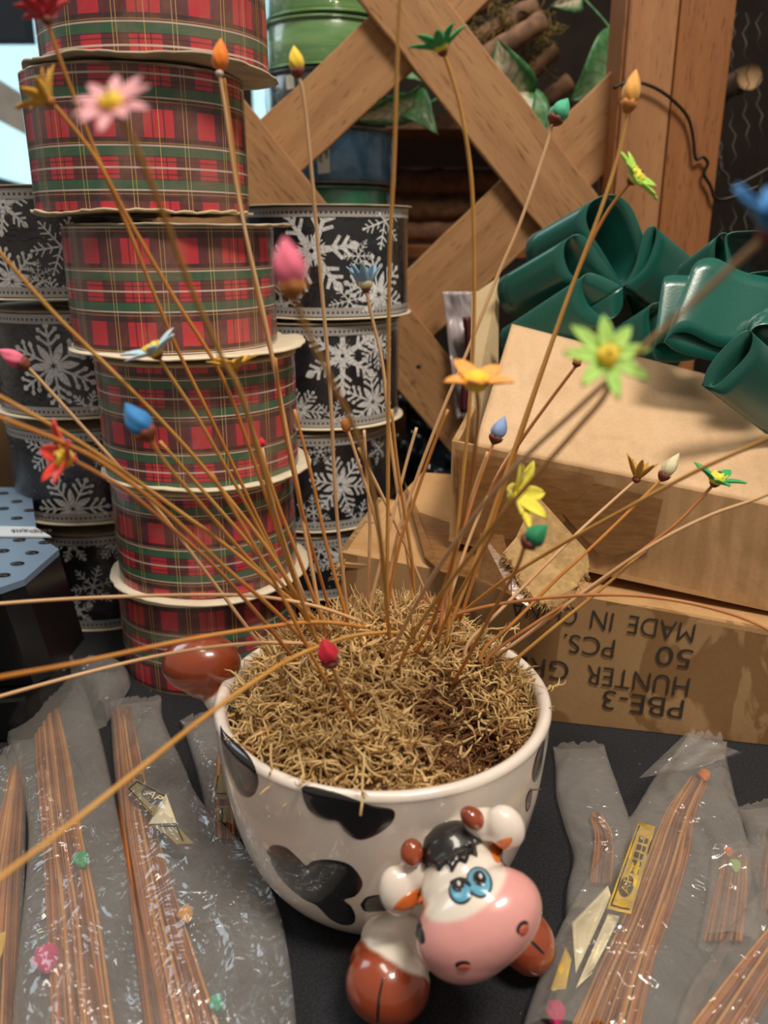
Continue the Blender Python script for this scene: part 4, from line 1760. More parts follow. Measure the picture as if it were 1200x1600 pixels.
# hair tuft
b = MB()
decal(b, [(664, 1312), (684, 1292), (714, 1284), (738, 1290), (752, 1304), (752, 1318), (744, 1320), (746, 1340), (736, 1334), (729, 1350), (718, 1347), (707, 1364), (699, 1350), (687, 1362), (676, 1352), (664, 1358), (660, 1335)], head_bvh, .0022, 0, 8, 3)
b.build('hair', M['glaze_black'], head)
# eyes
for (u, v, a, c, rr, pu, pv, pa, pc_) in ((720, 1392, 17.5, 20, -5, 717, 1386, 11.5, 12.5), (749, 1379, 18.5, 23.5, -18, 750, 1375, 12, 14.5)):
    b = MB()
    decal(b, ell(u, v, a + 1.8, c + 1.8, rr), head_bvh, .0005, 0, 5, 2)
    decal(b, ell(u, v, a, c, rr), head_bvh, .0008, 1, 5, 2)
    decal(b, ell(pu, pv, pa, pc_, rr), head_bvh, .0011, 0, 4, 2)
    decal(b, ell(pu + 2, pv - 2, 3.4, 5, rr), head_bvh, .0014, 2, 3, 2)
    b.build('eye', [M['glaze_black'], M['glaze_blue'], M['glaze_shine']], head)
# brow lid of left eye
paint([(704, 1384), (704, 1376), (722, 1372), (738, 1382), (740, 1390), (722, 1380)], 'glaze_black', 'eyelid', .0012, 4, 2)
for (u, v, a, c, rr, m) in ((817, 1451, 7, 11, 35, 'l'), (724, 1509, 11, 5, -4, 'r')):
    b = MB()
    decal(b, ell(u - 1, v - 2, a + 1.1, c + 1.2, rr), head_bvh, .0003, 0, 4, 2)
    decal(b, ell(u + 1, v + 1.5, a, c * .92, rr), head_bvh, .0006, 1, 4, 2)
    b.build('nostril', [M['glaze_black'], M['glaze_nose']], head)
paint([(641, 1420), (650, 1424), (658, 1440), (663, 1458), (664, 1472), (657, 1474), (646, 1458), (640, 1440)], 'glaze_black', 'cheek_patch', .0004)
paint([(787, 1330), (800, 1338), (814, 1350), (821, 1361), (812, 1361), (798, 1356), (788, 1350)], 'glaze_black', 'cheek_patch', .0004)
# ears
for (lab, E, inner) in (('left', [ipx(650, 1365, HY + .000, 40, 28, 26, 40), ipx(622, 1392, HY - .004, 31, 40, 24, 12)], [(614, 1420), (622, 1408), (640, 1394), (656, 1388), (660, 1398), (652, 1412), (636, 1421), (622, 1423)]),
                        ('right', [ipx(762, 1288, HY + .004, 38, 26, 26, -8), ipx(790, 1292, HY + .000, 30, 36, 24, 28)], [(763, 1322), (776, 1315), (797, 1308), (800, 1315), (790, 1326), (783, 1336), (780, 1348), (772, 1344)])):
    ev, ef = blob(E, .0010, 8)
    b = MB()
    b.add(ev, ef)
    ear = b.build('ear', M['glaze_white'], head)
    b = MB()
    bv = bvh_of(list(hv) + list(ev), list(hf) + [tuple(i + len(hv) for i in f) for f in ef])
    decal(b, inner, bv, .0006, 0, 6, 3)
    b2 = b.build('inner_ear', M['glaze_orange'], head)
for E in (ipx(643, 1334, HY - .002, 18, 22, 18, -5), ipx(738, 1279, HY + .002, 22, 16, 18, -38)):
    b = MB()
    b.ellipsoid(E[0], E[1], E[2], 28, 18, 0, lambda l: 1 + .08 * l.y)
    b.build('horn', M['glaze_brown'], head)


# legs with hooves
def leg(E, plane_p, plane_n, name, cleft=None, soft=.0008):
    vs, fs = blob(E, .0011, 8)
    zmin = min(p.z for p in vs)
    if zmin < .0008:
        vs = [Vector((p.x, p.y, max(p.z, .0008))) for p in vs]
    n = plane_n.normalized()

    def fn(p):
        return mixc(WHITE, BROWN, sstep(-soft, soft, (p - plane_p).dot(n) + .0015 * noise.noise(p * 120)))
    bv = bvh_of(vs, fs)
    o = painted(vs, fs, name, cow, fn)
    if cleft:
        b = MB()
        decal(b, cleft, bv, .0003, 0, 4, 3)
        b.build('hoof_cleft', M['glaze_black'], o)
    return o


hc = T(607, 1540, .019)
hy0 = hc.y
E = [ipx(606, 1537, hy0, 67, 60, 62, -8), ipx(603, 1510, hy0 + .008, 58, 50, 54, -8), ipx(622, 1478, hy0 + .018, 62, 48, 54, -25), ipx(665, 1462, hy0 + .03, 60, 46, 40, 0)]
pA, pB = P(566, 1480, hy0 - .012), P(650, 1522, hy0 - .010)
ed = (pB - pA).normalized()
pn = ed.cross(FW).normalized()
if pn.dot(UP) > 0:
    pn = -pn
leg(E, pA, pn + Vector((0, -.45, 0)), 'front_leg', [(597, 1528), (600, 1529), (594, 1560), (592, 1594), (588, 1594), (590, 1560)])
hc = T(826, 1472, .016)
hy1 = hc.y
E = [ipx(822, 1470, hy1 + .0, 44, 52, 50, 30), ipx(790, 1440, hy1 + .02, 45, 40, 45, 20)]
for k_ in (.25, .5):
    E.append((hc.lerp(Vector((PCX, PCY, .020)), k_), (RT, Vector((0, 1, 0)), Vector((0, 0, 1))), (.014, .015, .014)))
leg(E, P(790, 1430, hy1), Vector((.6, -.5, -.3)), 'front_leg', [(822, 1463), (835, 1472), (850, 1488), (848, 1491), (832, 1476)])
# hind legs
HLY = .352
E = [ipx(315, 1036, HLY, 62, 46, 50, 4), ipx(322, 1052, HLY, 44, 40, 44, 0), ipx(352, 1088, HLY - .004, 34, 30, 34, 0)]
pl = P(338, 1082, HLY)
leg(E, pl, RT * -.55 + UP * .85, 'hind_leg')
E = [ipx(660, 952, .425, 58, 24, 40, -4), ipx(650, 985, .41, 40, 30, 40, 0), ipx(640, 1030, .395, 34, 30, 34, 0)]
leg(E, P(650, 985, .41), UP, 'hind_leg')

# ------------------------------------------------------------------ moss
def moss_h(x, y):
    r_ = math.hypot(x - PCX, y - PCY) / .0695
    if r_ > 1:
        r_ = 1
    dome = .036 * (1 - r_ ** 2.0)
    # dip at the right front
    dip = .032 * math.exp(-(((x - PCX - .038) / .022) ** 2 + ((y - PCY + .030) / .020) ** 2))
    back = .006 * (y - PCY) / .07
    return PZ - .006 + dome - dip + back + .003 * noise.noise(Vector((x * 90, y * 90, 2))) + .006 * noise.noise(Vector((x * 45, y * 45, 7)))


mb = MB()
n0 = 40
for i in range(n0 + 1):
    pass
mb.grid(lambda a, v_: (lambda r_, an: Vector((PCX + r_ * math.cos(an), PCY + r_ * math.sin(an), moss_h(PCX + r_ * math.cos(an), PCY + r_ * math.sin(an)) - .004)))(.0665 * max(.001, v_), 2 * math.pi * a), 72, 24, 0, None, True)
moss_bvh = bvh_of(mb.v, mb.f)
rnd = random.Random(11)


def strand(p, d, ln, r0, mi, curl):
    pts = [p]
    d = d.normalized()
    ax = Vector((rnd.uniform(-1, 1), rnd.uniform(-1, 1), rnd.uniform(-1, 1))).normalized()
    k = 5
    for i in range(k):
        d = (Matrix.Rotation(curl, 3, ax) @ d + Vector((rnd.uniform(-.25, .25), rnd.uniform(-.25, .25), rnd.uniform(-.3, .2)))).normalized()
        pts.append(pts[-1] + d * ln / k)
    mb.tube(pts, [r0, r0 * 1.15, r0, r0 * .9, r0 * .6, r0 * .25], 4, mi, False)
    return pts


for i in range(5200):
    r_ = .0685 * math.sqrt(rnd.random())
    an = rnd.uniform(0, 6.2832)
    x, y = PCX + r_ * math.cos(an), PCY + r_ * math.sin(an)
    # edge strands mostly point inwards or up
    p = Vector((x, y, moss_h(x, y) - .004 + rnd.uniform(0, .004)))
    out = Vector((math.cos(an), math.sin(an), 0))
    d = Vector((rnd.gauss(0, .8), rnd.gauss(0, .8), abs(rnd.gauss(.35, .4)))) - out * (.7 if r_ > .055 else 0)
    ln = rnd.uniform(.007, .017)
    mi = 1 if rnd.random() < .62 else 2
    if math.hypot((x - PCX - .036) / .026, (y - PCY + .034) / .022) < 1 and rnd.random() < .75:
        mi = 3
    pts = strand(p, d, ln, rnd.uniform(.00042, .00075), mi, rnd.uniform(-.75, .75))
    if rnd.random() < .5:
        strand(pts[2], Vector((rnd.gauss(0, 1), rnd.gauss(0, 1), rnd.gauss(.3, .6))), ln * .45, .00042, mi, rnd.uniform(-.7, .7))
# tufts hanging over the rim
for (u, v, y, du, dv, ln, nb) in ((850, 1080, .345, 1, 0, .010, 5), (800, 1040, .37, 1, -.1, .010, 4), (568, 1196, .262, -.02, 1, .018, 1), (470, 1190, .268, .3, 1, .010, 2), (360, 1090, .33, -.6, .5, .008, 4), (375, 1140, .30, -.5, .8, .008, 3), (420, 1180, .278, -.2, 1, .008, 3), (620, 985, .39, -.5, .6, .01, 4), (780, 985, .385, 1, .2, .012, 4), (455, 985, .385, -1, .3, .012, 4)):
    p = P(u, v, y)
    d = RT * du - UP * dv - FW * .5
    q = [p - d * .004]
    for k in range(5):
        d = (d.normalized() + Vector((rnd.gauss(0, .15), rnd.gauss(0, .15), rnd.gauss(0, .15))))
        q.append(q[-1] + d.normalized() * ln / 4)
    mb.tube(q, .0005, 5, 1)
    for k in range(nb * 2):
        j = rnd.randrange(2, len(q))
        strand(q[j], d + Vector((rnd.gauss(0, .8), rnd.gauss(0, .8), rnd.gauss(0, .8))), .005, .0004, 1, .5)
M['moss_base'] = plain('brown moss underlayer', srgb(96, 66, 36), .95, .5, 300, 1)
M['moss_a'] = plain('dried straw moss', srgb(206, 174, 120), .8, .22, 150)
M['moss_b'] = plain('darker straw moss', srgb(172, 134, 82), .8, .25, 150)
M['moss_c'] = plain('darker brown moss', srgb(120, 80, 46), .9, .3, 150)  # darker brown strands for the right front dip
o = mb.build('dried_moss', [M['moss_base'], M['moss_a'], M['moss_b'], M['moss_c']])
tag(o, 'mound of curly straw-coloured dried moss filling the cow planter', 'moss', None, 'stuff')


# ------------------------------------------------------------------ straw flowers
def cam_dir(a, c, d):
    return (RT * a + UP * c - FW * d).normalized()


def make_petal(parent, base, axis, side, L, Wd, open_, curl, m, thick=.0004, notch=0.0, seed=0):
    """petal rising along axis, leaning towards side by open_ radians"""
    t = (axis * math.cos(open_) + side * math.sin(open_)).normalized()
    s = axis.cross(side).normalized()
    n = t.cross(s).normalized()      # outward / inward
    if n.dot(axis) < 0:
        n = -n
    b = MB()

    def fn(a, c):
        wv = Wd * (math.sin(math.pi * (.12 + .85 * c) ** 1.1) ** .8 if c < .98 else .06)
        x = a - .5
        tip = notch * L * (abs(x) * 2) * (c ** 4)
        return base + t * (L * (c - 0) + tip) + s * (x * wv) + n * (curl * L * c * c + abs(x) ** 2 * wv * .9 + .05 * Wd * noise.noise(Vector((a * 3, c * 3, seed))))
    b.grid(fn, 4, 8)
    o = b.build('petal', m, parent)
    o.modifiers.new('s', 'SOLIDIFY').thickness = thick
    return o


SG = 'straw flowers standing in the moss'


def straw(label, pts, ytip, head=None, sc='a', wpx=None, calyx='calyx', cat='straw flower', y_mid=None, knob=None):
    """pts: pixel path from tip to root; the root is dropped onto the moss"""
    ru, rv = pts[-1]
    d = ray(ru, rv).normalized()
    loc, nn, idx, ds = moss_bvh.ray_cast(CAM, d)
    if loc is None:
        loc = P(ru, rv, PCY)
    yr = loc.y
    # cumulative pixel length, straight in inverse distance
    L = [0]
    for i in range(1, len(pts)):
        L.append(L[-1] + math.hypot(pts[i][0] - pts[i - 1][0], pts[i][1] - pts[i - 1][1]))
    W = []
    for (u, v), l in zip(pts, L):
        k = l / L[-1]
        y = 1 / ((1 - k) / ytip + k / yr)
        W.append(P(u, v, y))
    W[-1] = loc.copy()
    dn = (W[-1] - W[-2]).normalized()
    W.append(loc + (dn * .5 + Vector((0, 0, -.6))).normalized() * .008)
    t = thing('straw_flower' if head else 'bare_straw', loc, label, cat if head else 'dried straw', SG if head else 'bare straw stems in the moss')
    b = MB()
    sp = spline(W, 6)
    r0 = .00078
    n = len(sp)
    b.tube(sp, [r0 * (.85 + .3 * i / n) for i in range(n)], 7)
    b.build('stem', M[STEMC[sc]], t)
    if knob:
        b = MB()
        p = P(knob[0], knob[1], ytip)
        b.ellipsoid(W[0], (RT, Vector((0, 1, 0)), Vector((0, 0, 1))), (.0022, .0022, .0032), 14, 10)
        b.build('knob', M['calyx_y'], t)
    if not head:
        return t
    kind, col, size = head[0], head[1], head[2]
    ax = head[3] if len(head) > 3 else None
    tip = W[0]
    axis = cam_dir(*ax) if ax else (W[0] - W[1]).normalized()
    k = mpp(tip)
    S = size * k
    if kind == 'bud':
        asp = head[4] if len(head) > 4 else .42
        # egg with spiral ridges
        s0 = axis.orthogonal().normalized()
        s1 = axis.cross(s0)
        b = MB()

        def fn(a, c):
            an = 2 * math.pi * a
            rr = S * asp * (math.sin(math.pi * (c ** .72)) ** .9 if 0 < c < 1 else .0) * (1 + .07 * math.cos(5 * an + 7 * c))
            return tip + axis * (S * (.08 + c)) + (s0 * math.cos(an) + s1 * math.sin(an)) * max(rr, .00005)
        b.grid(fn, 30, 18, 0, None, True)
        b.build('bud', M['p_' + col], t)
        # calyx cup with sepals
        b = MB()

        def cf(a, c):
            an = 2 * math.pi * a
            rr = S * asp * (.25 + .68 * math.sin(c * 1.5)) * (1 + .05 * math.cos(6 * an))
            zz_ = S * (-.10 + .26 * c + (.08 * abs(math.cos(3 * an)) if c > .9 else 0))
            return tip + axis * zz_ + (s0 * math.cos(an) + s1 * math.sin(an)) * rr
        b.grid(cf, 24, 6, 0, None, True)
        if calyx == 'bead':
            b = MB()
            b.ellipsoid(tip + axis * S * .02, (s0, s1, axis), (S * .13, S * .13, S * .11), 14, 10)
        o = b.build('calyx', M[calyx], t)
        o.modifiers.new('s', 'SOLIDIFY').thickness = .0003
    else:
        npet, open_, cen, asp = head[4], head[5], head[6], head[7]
        s0 = axis.orthogonal().normalized()
        s1 = axis.cross(s0)
        b = MB()
        b.lathe([(.0002, -.14), (.10, -.12), (.20, 0), (.16, .12), (.0002, .12)], (0, 0, 0), 16)
        b.v = [tip + (s0 * p.x + s1 * p.y + axis * p.z) * S for p in b.v]
        hd = b.build('calyx', M[calyx], t)
        for i in range(npet):
            an = 2 * math.pi * (i + (.15 * math.sin(i * 7))) / npet
            sd = s0 * math.cos(an) + s1 * math.sin(an)
            make_petal(hd, tip + sd * S * .10 + axis * S * .04, axis, sd, S * (1 + .08 * math.sin(i * 5 + size)), S * asp, open_ * (1 + .10 * math.sin(i * 3 + size)), -.12 if open_ > .8 else .12, M['p_' + col], seed=i, notch=.08)
        if cen:
            b = MB()
            rn2 = random.Random(int(size * 10))
            cs = (.52 if col == 'softorange' else .38) * S
            b.ellipsoid(tip + axis * S * .22, (s0, s1, axis), (cs * .8, cs * .8, cs * .65), 16, 10)
            for i in range(22):
                an = rn2.uniform(0, 6.283)
                rr = rn2.uniform(0, .8) * cs
                p = tip + axis * S * .24 + (s0 * math.cos(an) + s1 * math.sin(an)) * rr
                b.tube([p, p + axis * S * .2 + (s0 * math.cos(an) + s1 * math.sin(an)) * rr * .3], [.04 * S, .025 * S], 5)
            b.build('flower_center', M['p_' + cen], hd)
            if cen in ('yellow', 'butter') and size > 34:
                b = MB()
                b.ellipsoid(tip + axis * S * .47, (s0, s1, axis), (S * .07, S * .07, S * .06), 10, 8)
                b.build('flower_eye', M['calyx'], hd)
    return t


F = 'flower'
# --- top left
straw('red straw flower at the top left corner', [(74, 32), (84, 66), (118, 158), (150, 240), (195, 345), (270, 530), (330, 655), (410, 825), (468, 950), (486, 985)], .29, (F, 'red', 46, (-.35, .9, .15), 7, .85, None, .50), 'b')
straw('golden yellow straw flower below the red one at the left edge', [(80, 160), (100, 182), (150, 248), (205, 350), (275, 470), (345, 585), (395, 715), (440, 850), (480, 960), (498, 1005)], .29, (F, 'gold', 46, (-.75, .6, .3), 10, .85, None, .34), 'b', None, 'calyx_y')
straw('large soft pink straw flower with yellow centre, blurred, upper left', [(180, 172), (205, 215), (250, 320), (290, 430), (345, 555), (378, 620), (412, 740), (450, 870), (490, 990), (520, 1040)], .19, (F, 'pink', 60, (-.12, .50, .80), 10, 1.30, 'yellow', .38), 'a', None, 'p_pink')
straw('orange straw bud on a long thin stem, upper left centre', [(343, 116), (352, 170), (366, 270), (385, 370), (412, 490), (432, 590), (458, 730), (482, 860), (500, 960)], .33, ('bud', 'orange', 50, (.06, 1, .1), .26), 'p', None, 'bead')
straw('bare pale straw stem beside the orange bud stem', [(350, 122), (360, 200), (378, 330), (402, 460), (425, 560), (452, 690), (478, 830), (505, 990)], .335, None, 'b')
straw('yellow straw bud before the green ribbon rolls', [(466, 118), (474, 150), (485, 250), (500, 420), (516, 610), (526, 800), (545, 975)], .33, ('bud', 'yellow', 42, (-.15, 1, .1), .28), 'p')
straw('tall amber straw stem leaving the top of the photo', [(628, -60), (621, 90), (616, 250), (609, 400), (607, 600), (606, 800), (604, 985)], .30, None, 'a')
straw('green straw flower with pale centre over the lattice crossing', [(692, 82), (702, 108), (722, 180), (738, 300), (741, 480), (735, 620), (722, 760), (704, 930), (700, 985)], .32, (F, 'green', 44, (-.35, .9, .25), 8, .95, 'butter', .42), 'a')
straw('teal green straw bud before the dark gap beside the lattice', [(864, 192), (850, 240), (812, 350), (778, 430), (732, 545), (690, 645), (650, 750), (618, 850), (600, 970)], .36, ('bud', 'teal', 40, (.5, .8, .1), .36), 'p')
straw('amber yellow straw bud before the wooden post', [(980, 172), (968, 235), (938, 330), (885, 470), (835, 610), (790, 740), (745, 870), (700, 985), (688, 1010)], .33, ('bud', 'amber', 58, (.2, 1, .1), .24), 'a', None, 'calyx_y')
straw('bright lime straw flower with yellow centre beside the post', [(986, 283), (945, 338), (905, 420), (855, 560), (808, 700), (765, 830), (725, 950), (712, 1000)], .34, (F, 'lime', 44, (.62, .45, .55), 8, 1.15, 'butter', .46), 'b')
straw('blue straw flower, blurred at the right edge', [(1196, 368), (1150, 410), (1080, 475), (1000, 548), (900, 640), (810, 725), (735, 815), (670, 910), (620, 1000), (598, 1040)], .16, (F, 'blue', 84, (.30, .75, .5), 9, .95, None, .46), 'p')
straw('large pale lime straw flower with yellow centre before the carton flap', [(946, 562), (948, 612), (900, 672), (840, 740), (780, 810), (710, 900), (650, 985), (620, 1050)], .19, (F, 'palelime', 60, (-.02, .25, .95), 8, 1.30, 'yellow', .42), 'a')
straw('tiny orange straw bud half behind the large pale lime flower', [(900, 572), (860, 625), (810, 695), (762, 775), (720, 880), (690, 985)], .34, ('bud', 'orange', 22, (.3, 1, 0), .34), 'd')
straw('soft orange straw flower with yellow centre before the pale carton side', [(744, 606), (747, 640), (742, 700), (728, 790), (700, 900), (668, 990), (640, 1030)], .25, (F, 'softorange', 52, (.0, .85, .5), 5, 1.08, 'yellow', .66), 'b', None, 'p_softorange')
straw('small lavender blue straw bud at the corner of the upper carton', [(772, 690), (752, 742), (728, 815), (700, 905), (690, 965)], .36, ('bud', 'lavender', 40, (.4, .95, .1), .30), 'd')
straw('lemon yellow straw flower facing right above the dark green bud', [(800, 775), (786, 800), (750, 870), (705, 950), (680, 1010)], .28, (F, 'butter', 52, (.72, .10, .60), 7, .95, None, .52), 'a', None, 'p_butter')
straw('dark green straw bud before the torn carton flap', [(820, 852), (806, 890), (770, 955), (735, 1020), (705, 1075)], .255, ('bud', 'darkgreen', 44, (.75, .7, .2), .38), 'b')
straw('small ochre straw flower left of the white bud', [(994, 750), (960, 780), (900, 835), (840, 895), (770, 965), (735, 1000)], .36, (F, 'ochre', 36, (.25, .9, .1), 7, .75, None, .32), 'p')
straw('creamy white straw bud between ochre and green flowers', [(1034, 748), (1000, 782), (930, 850), (870, 905), (800, 975), (760, 1010)], .35, ('bud', 'cream', 44, (.55, .85, .1), .24), 'b')
straw('green straw flower with yellow petal, right of the white bud', [(1116, 756), (1060, 815), (1000, 862), (930, 915), (850, 965), (770, 1020)], .34, (F, 'green', 42, (.25, .8, .35), 5, 1.1, 'butter', .44), 'd')
straw('long amber straw stem running out to the right edge above the carton', [(1290, 640), (1200, 685), (1080, 740), (960, 805), (870, 855), (780, 912), (690, 985)], .24, None, 'a')
straw('pale bent straw stem running out at the right edge, lower', [(1290, 720), (1200, 772), (1110, 805), (1025, 848), (930, 912), (850, 972), (765, 1035)], .31, None, 'p')
straw('amber straw stem just under the pale bent one', [(1010, 858), (940, 920), (860, 985), (790, 1045)], .33, None, 'a')
straw('rust straw stem curving flat to the right across the carton', [(1290, 1050), (1200, 984), (1110, 950), (1010, 932), (920, 930), (820, 938), (730, 955), (640, 985)], .29, None, 'd')
# --- centre
straw('large pink straw bud, blurred, before the snowflake ribbon', [(458, 462), (475, 505), (515, 590), (552, 665), (578, 745), (595, 850), (605, 960), (610, 1010)], .175, ('bud', 'hotpink', 84, (-.14, 1, .15), .31), 'a', None, 'calyx_y')
straw('sky blue straw flower before the snowflake ribbon', [(572, 452), (580, 490), (598, 570), (607, 660), (620, 760), (640, 890), (650, 975)], .36, (F, 'skyblue', 38, (-.1, .95, .15), 8, .70, 'cream', .36), 'p')
straw('straw stem with an amber seed knob before the third snowflake spool', [(541, 664), (556, 710), (578, 780), (596, 850), (625, 985)], .345, None, 'p', knob=(541, 662))
straw('short cut pale straw stem left of the tall amber stem', [(569, 672), (573, 740), (578, 820), (576, 900), (574, 975)], .35, None, 'p')
straw('short cut straw stem ending before the black plastic sheet', [(651, 668), (636, 720), (618, 790), (592, 890), (570, 985)], .35, None, 'p')
straw('pinkish straw stem leaning left in the middle of the bunch', [(560, 700), (590, 760), (628, 840), (662, 920), (690, 985)], .34, None, 'p')
straw('short cut straw stem before the upper carton', [(762, 706), (742, 760), (722, 830), (702, 905), (690, 985)], .35, None, 'p')
straw('pale straw stem leaning right before the upper carton', [(826, 672), (790, 720), (755, 790), (725, 865), (690, 975)], .36, None, 'p')
straw('amber straw stem right of the tall one', [(612, 640), (620, 720), (632, 800), (644, 880), (650, 970)], .34, None, 'a')
straw('straw stem crossing to the right of the tall amber stem', [(700, 640), (676, 700), (648, 780), (622, 860), (600, 985)], .33, None, 'b')
# --- left
straw('pale blue straw flower before the tartan ribbon', [(246, 556), (268, 590), (310, 655), (372, 765), (425, 865), (470, 950), (490, 1000)], .30, (F, 'paleblue', 48, (-.40, .75, .35), 6, 1.1, 'yellow', .42), 'a')
straw('ochre gold straw flower before the tartan card rim', [(366, 580), (378, 625), (405, 700), (435, 790), (470, 880), (505, 975)], .31, (F, 'gold', 36, (-.1, .9, .2), 8, .95, None, .40), 'b', None, 'calyx_y')
straw('bright blue straw bud before the third tartan spool', [(233, 684), (262, 728), (320, 795), (385, 870), (440, 930), (480, 1000)], .265, ('bud', 'blue', 60, (-.55, .85, .15), .32), 'a')
straw('pale pink straw bud at the left edge', [(42, 572), (70, 602), (130, 668), (200, 745), (262, 815), (330, 905), (405, 1005), (428, 1030)], .31, ('bud', 'hotpink', 46, (-.85, .5, .1), .28), 'p')
straw('coral red straw flower with yellow centre at the left', [(112, 718), (150, 738), (200, 768), (262, 820), (330, 880), (390, 945), (440, 1005), (468, 1040)], .25, (F, 'coral', 54, (-.66, .12, .65), 5, .95, 'yellow', .52), 'd', None, 'p_coral')
straw('amber straw stem from the left edge across the tartan stack', [(-40, 350), (0, 395), (80, 485), (150, 555), (250, 655), (330, 745), (420, 860), (480, 960), (500, 1010)], .27, None, 'a')
straw('upper of two amber straw stems from the left edge at mid height', [(-60, 592), (0, 620), (100, 676), (180, 728), (270, 792), (350, 850), (440, 925), (530, 1000)], .245, None, 'a')
straw('lower of two amber straw stems from the left edge at mid height', [(-60, 625), (0, 652), (100, 692), (170, 730), (260, 800), (350, 885), (430, 955), (500, 1030)], .225, None, 'b')
straw('flat pale straw stem from the left edge above the hind hoof', [(-60, 950), (0, 943), (120, 935), (260, 930), (380, 930), (450, 938), (520, 955), (590, 985)], .28, None, 'p')
straw('orange straw stem, blurred, from the left edge over the hind hoof', [(-60, 1072), (0, 1058), (120, 1036), (280, 1002), (400, 982), (500, 972), (590, 985)], .20, None, 'b')
straw('pale straw stem from the left edge just above the plastic bags', [(-60, 1106), (0, 1088), (120, 1055), (240, 1026), (340, 1010), (430, 1004), (520, 1010)], .26, None, 'p')
straw('thick blurred amber straw stem slanting over the plastic bags', [(-70, 1430), (0, 1372), (110, 1288), (220, 1200), (310, 1128), (390, 1070), (470, 1022), (560, 992), (640, 990)], .145, None, 'a')
straw('crimson straw bud lying low over the moss', [(518, 1040), (526, 1062), (540, 1100), (556, 1130)], .268, ('bud', 'crimson', 46, (-.25, .95, .3), .36), 'b')
straw('tiny crimson straw bud before the fourth tartan spool', [(410, 700), (428, 790), (452, 870), (485, 960)], .33, ('bud', 'crimson', 16, (-.1, 1, 0), .4), 'p', None, 'bead')
straw('amber straw stem low in the left bunch', [(250, 690), (320, 770), (390, 850), (450, 925), (510, 1000)], .29, None, 'a')
straw('second amber straw stem low in the left bunch', [(430, 560), (442, 660), (470, 790), (500, 900), (525, 990)], .31, None, 'b')
straw('rust straw stem low in the left bunch', [(330, 740), (390, 840), (440, 930), (480, 1010), (520, 1085)], .27, None, 'b')
straw('amber straw stem rising left of the snowflake spools', [(460, 640), (486, 740), (510, 850), (540, 960)], .33, None, 'b')

# ------------------------------------------------------------------ plastic bags with straw bundles
def rows_interp(rows, t):
    n = len(rows) - 1
    x = min(n - 1e-6, max(0, t * n))
    i = int(x)
    f = x - i
    f2 = f
    return [rows[i][k] + (rows[i + 1][k] - rows[i][k]) * f2 for k in range(4)]


BAGS = {}


def bag(rows, label, seed, h=.014, z0=.0008):
    cx = T((rows[0][0] + rows[0][2]) / 2, (rows[0][1] + rows[0][3]) / 2, 0)
    # smooth the outline
    Ls = spline([Vector((r_[0], r_[1], 0)) for r_ in rows], 10)
    Rs = spline([Vector((r_[2], r_[3], 0)) for r_ in rows], 10)
    N = len(Ls) - 1
    o_ = MB()

    def top(a, c):
        i = min(N, round(c * N))
        l, r_ = T(Ls[i].x, Ls[i].y, .003), T(Rs[i].x, Rs[i].y, .003)
        p = l.lerp(r_, a)
        e = math.sin(math.pi * a) ** .32 if 0 < a < 1 else 0
        e *= min(1, c * 4 + .25)
        wr = noise.noise(Vector((p.x * 30, p.y * 16, seed))) * .5
        ridge = 1 - abs(noise.noise(Vector((p.x * 75 + 2 * noise.noise(Vector((p.y * 18, seed, 3))), p.y * 12, seed + 5)))) * 2.2
        cross = max(0, 1 - abs(noise.noise(Vector((p.x * 22, p.y * 60, seed + 9)))) * 5)
        z = z0 + .002 + h * e * (.74 + .26 * wr + .20 * ridge * min(1, 4 * a * (1 - a) * 2) + .10 * cross)
        ja = (noise.noise(Vector((a * 7, seed, 1))) * .006 + noise.noise(Vector((a * 19, seed, 4))) * .003) * max(0, 1 - c * 9) if c < .12 else 0
        return Vector((p.x + .5 * ja, p.y + ja, z))

    def bot(a, c):
        i = min(N, round(c * N))
        l, r_ = T(Ls[i].x, Ls[i].y, .003), T(Rs[i].x, Rs[i].y, .003)
        p = l.lerp(r_, a)
        return Vector((p.x, p.y, z0 + (.0022 if a in (0, 1) else .0)))
    o_.grid(top, 48, N)
    o_.grid(bot, 8, N)
    o = o_.build('plastic_bag', M['film'])
    BAGS[seed] = bvh_of(o_.v, o_.f)
    tag(o, label, 'plastic bag', 'milky plastic bags of straw flowers on the felt')
    return o


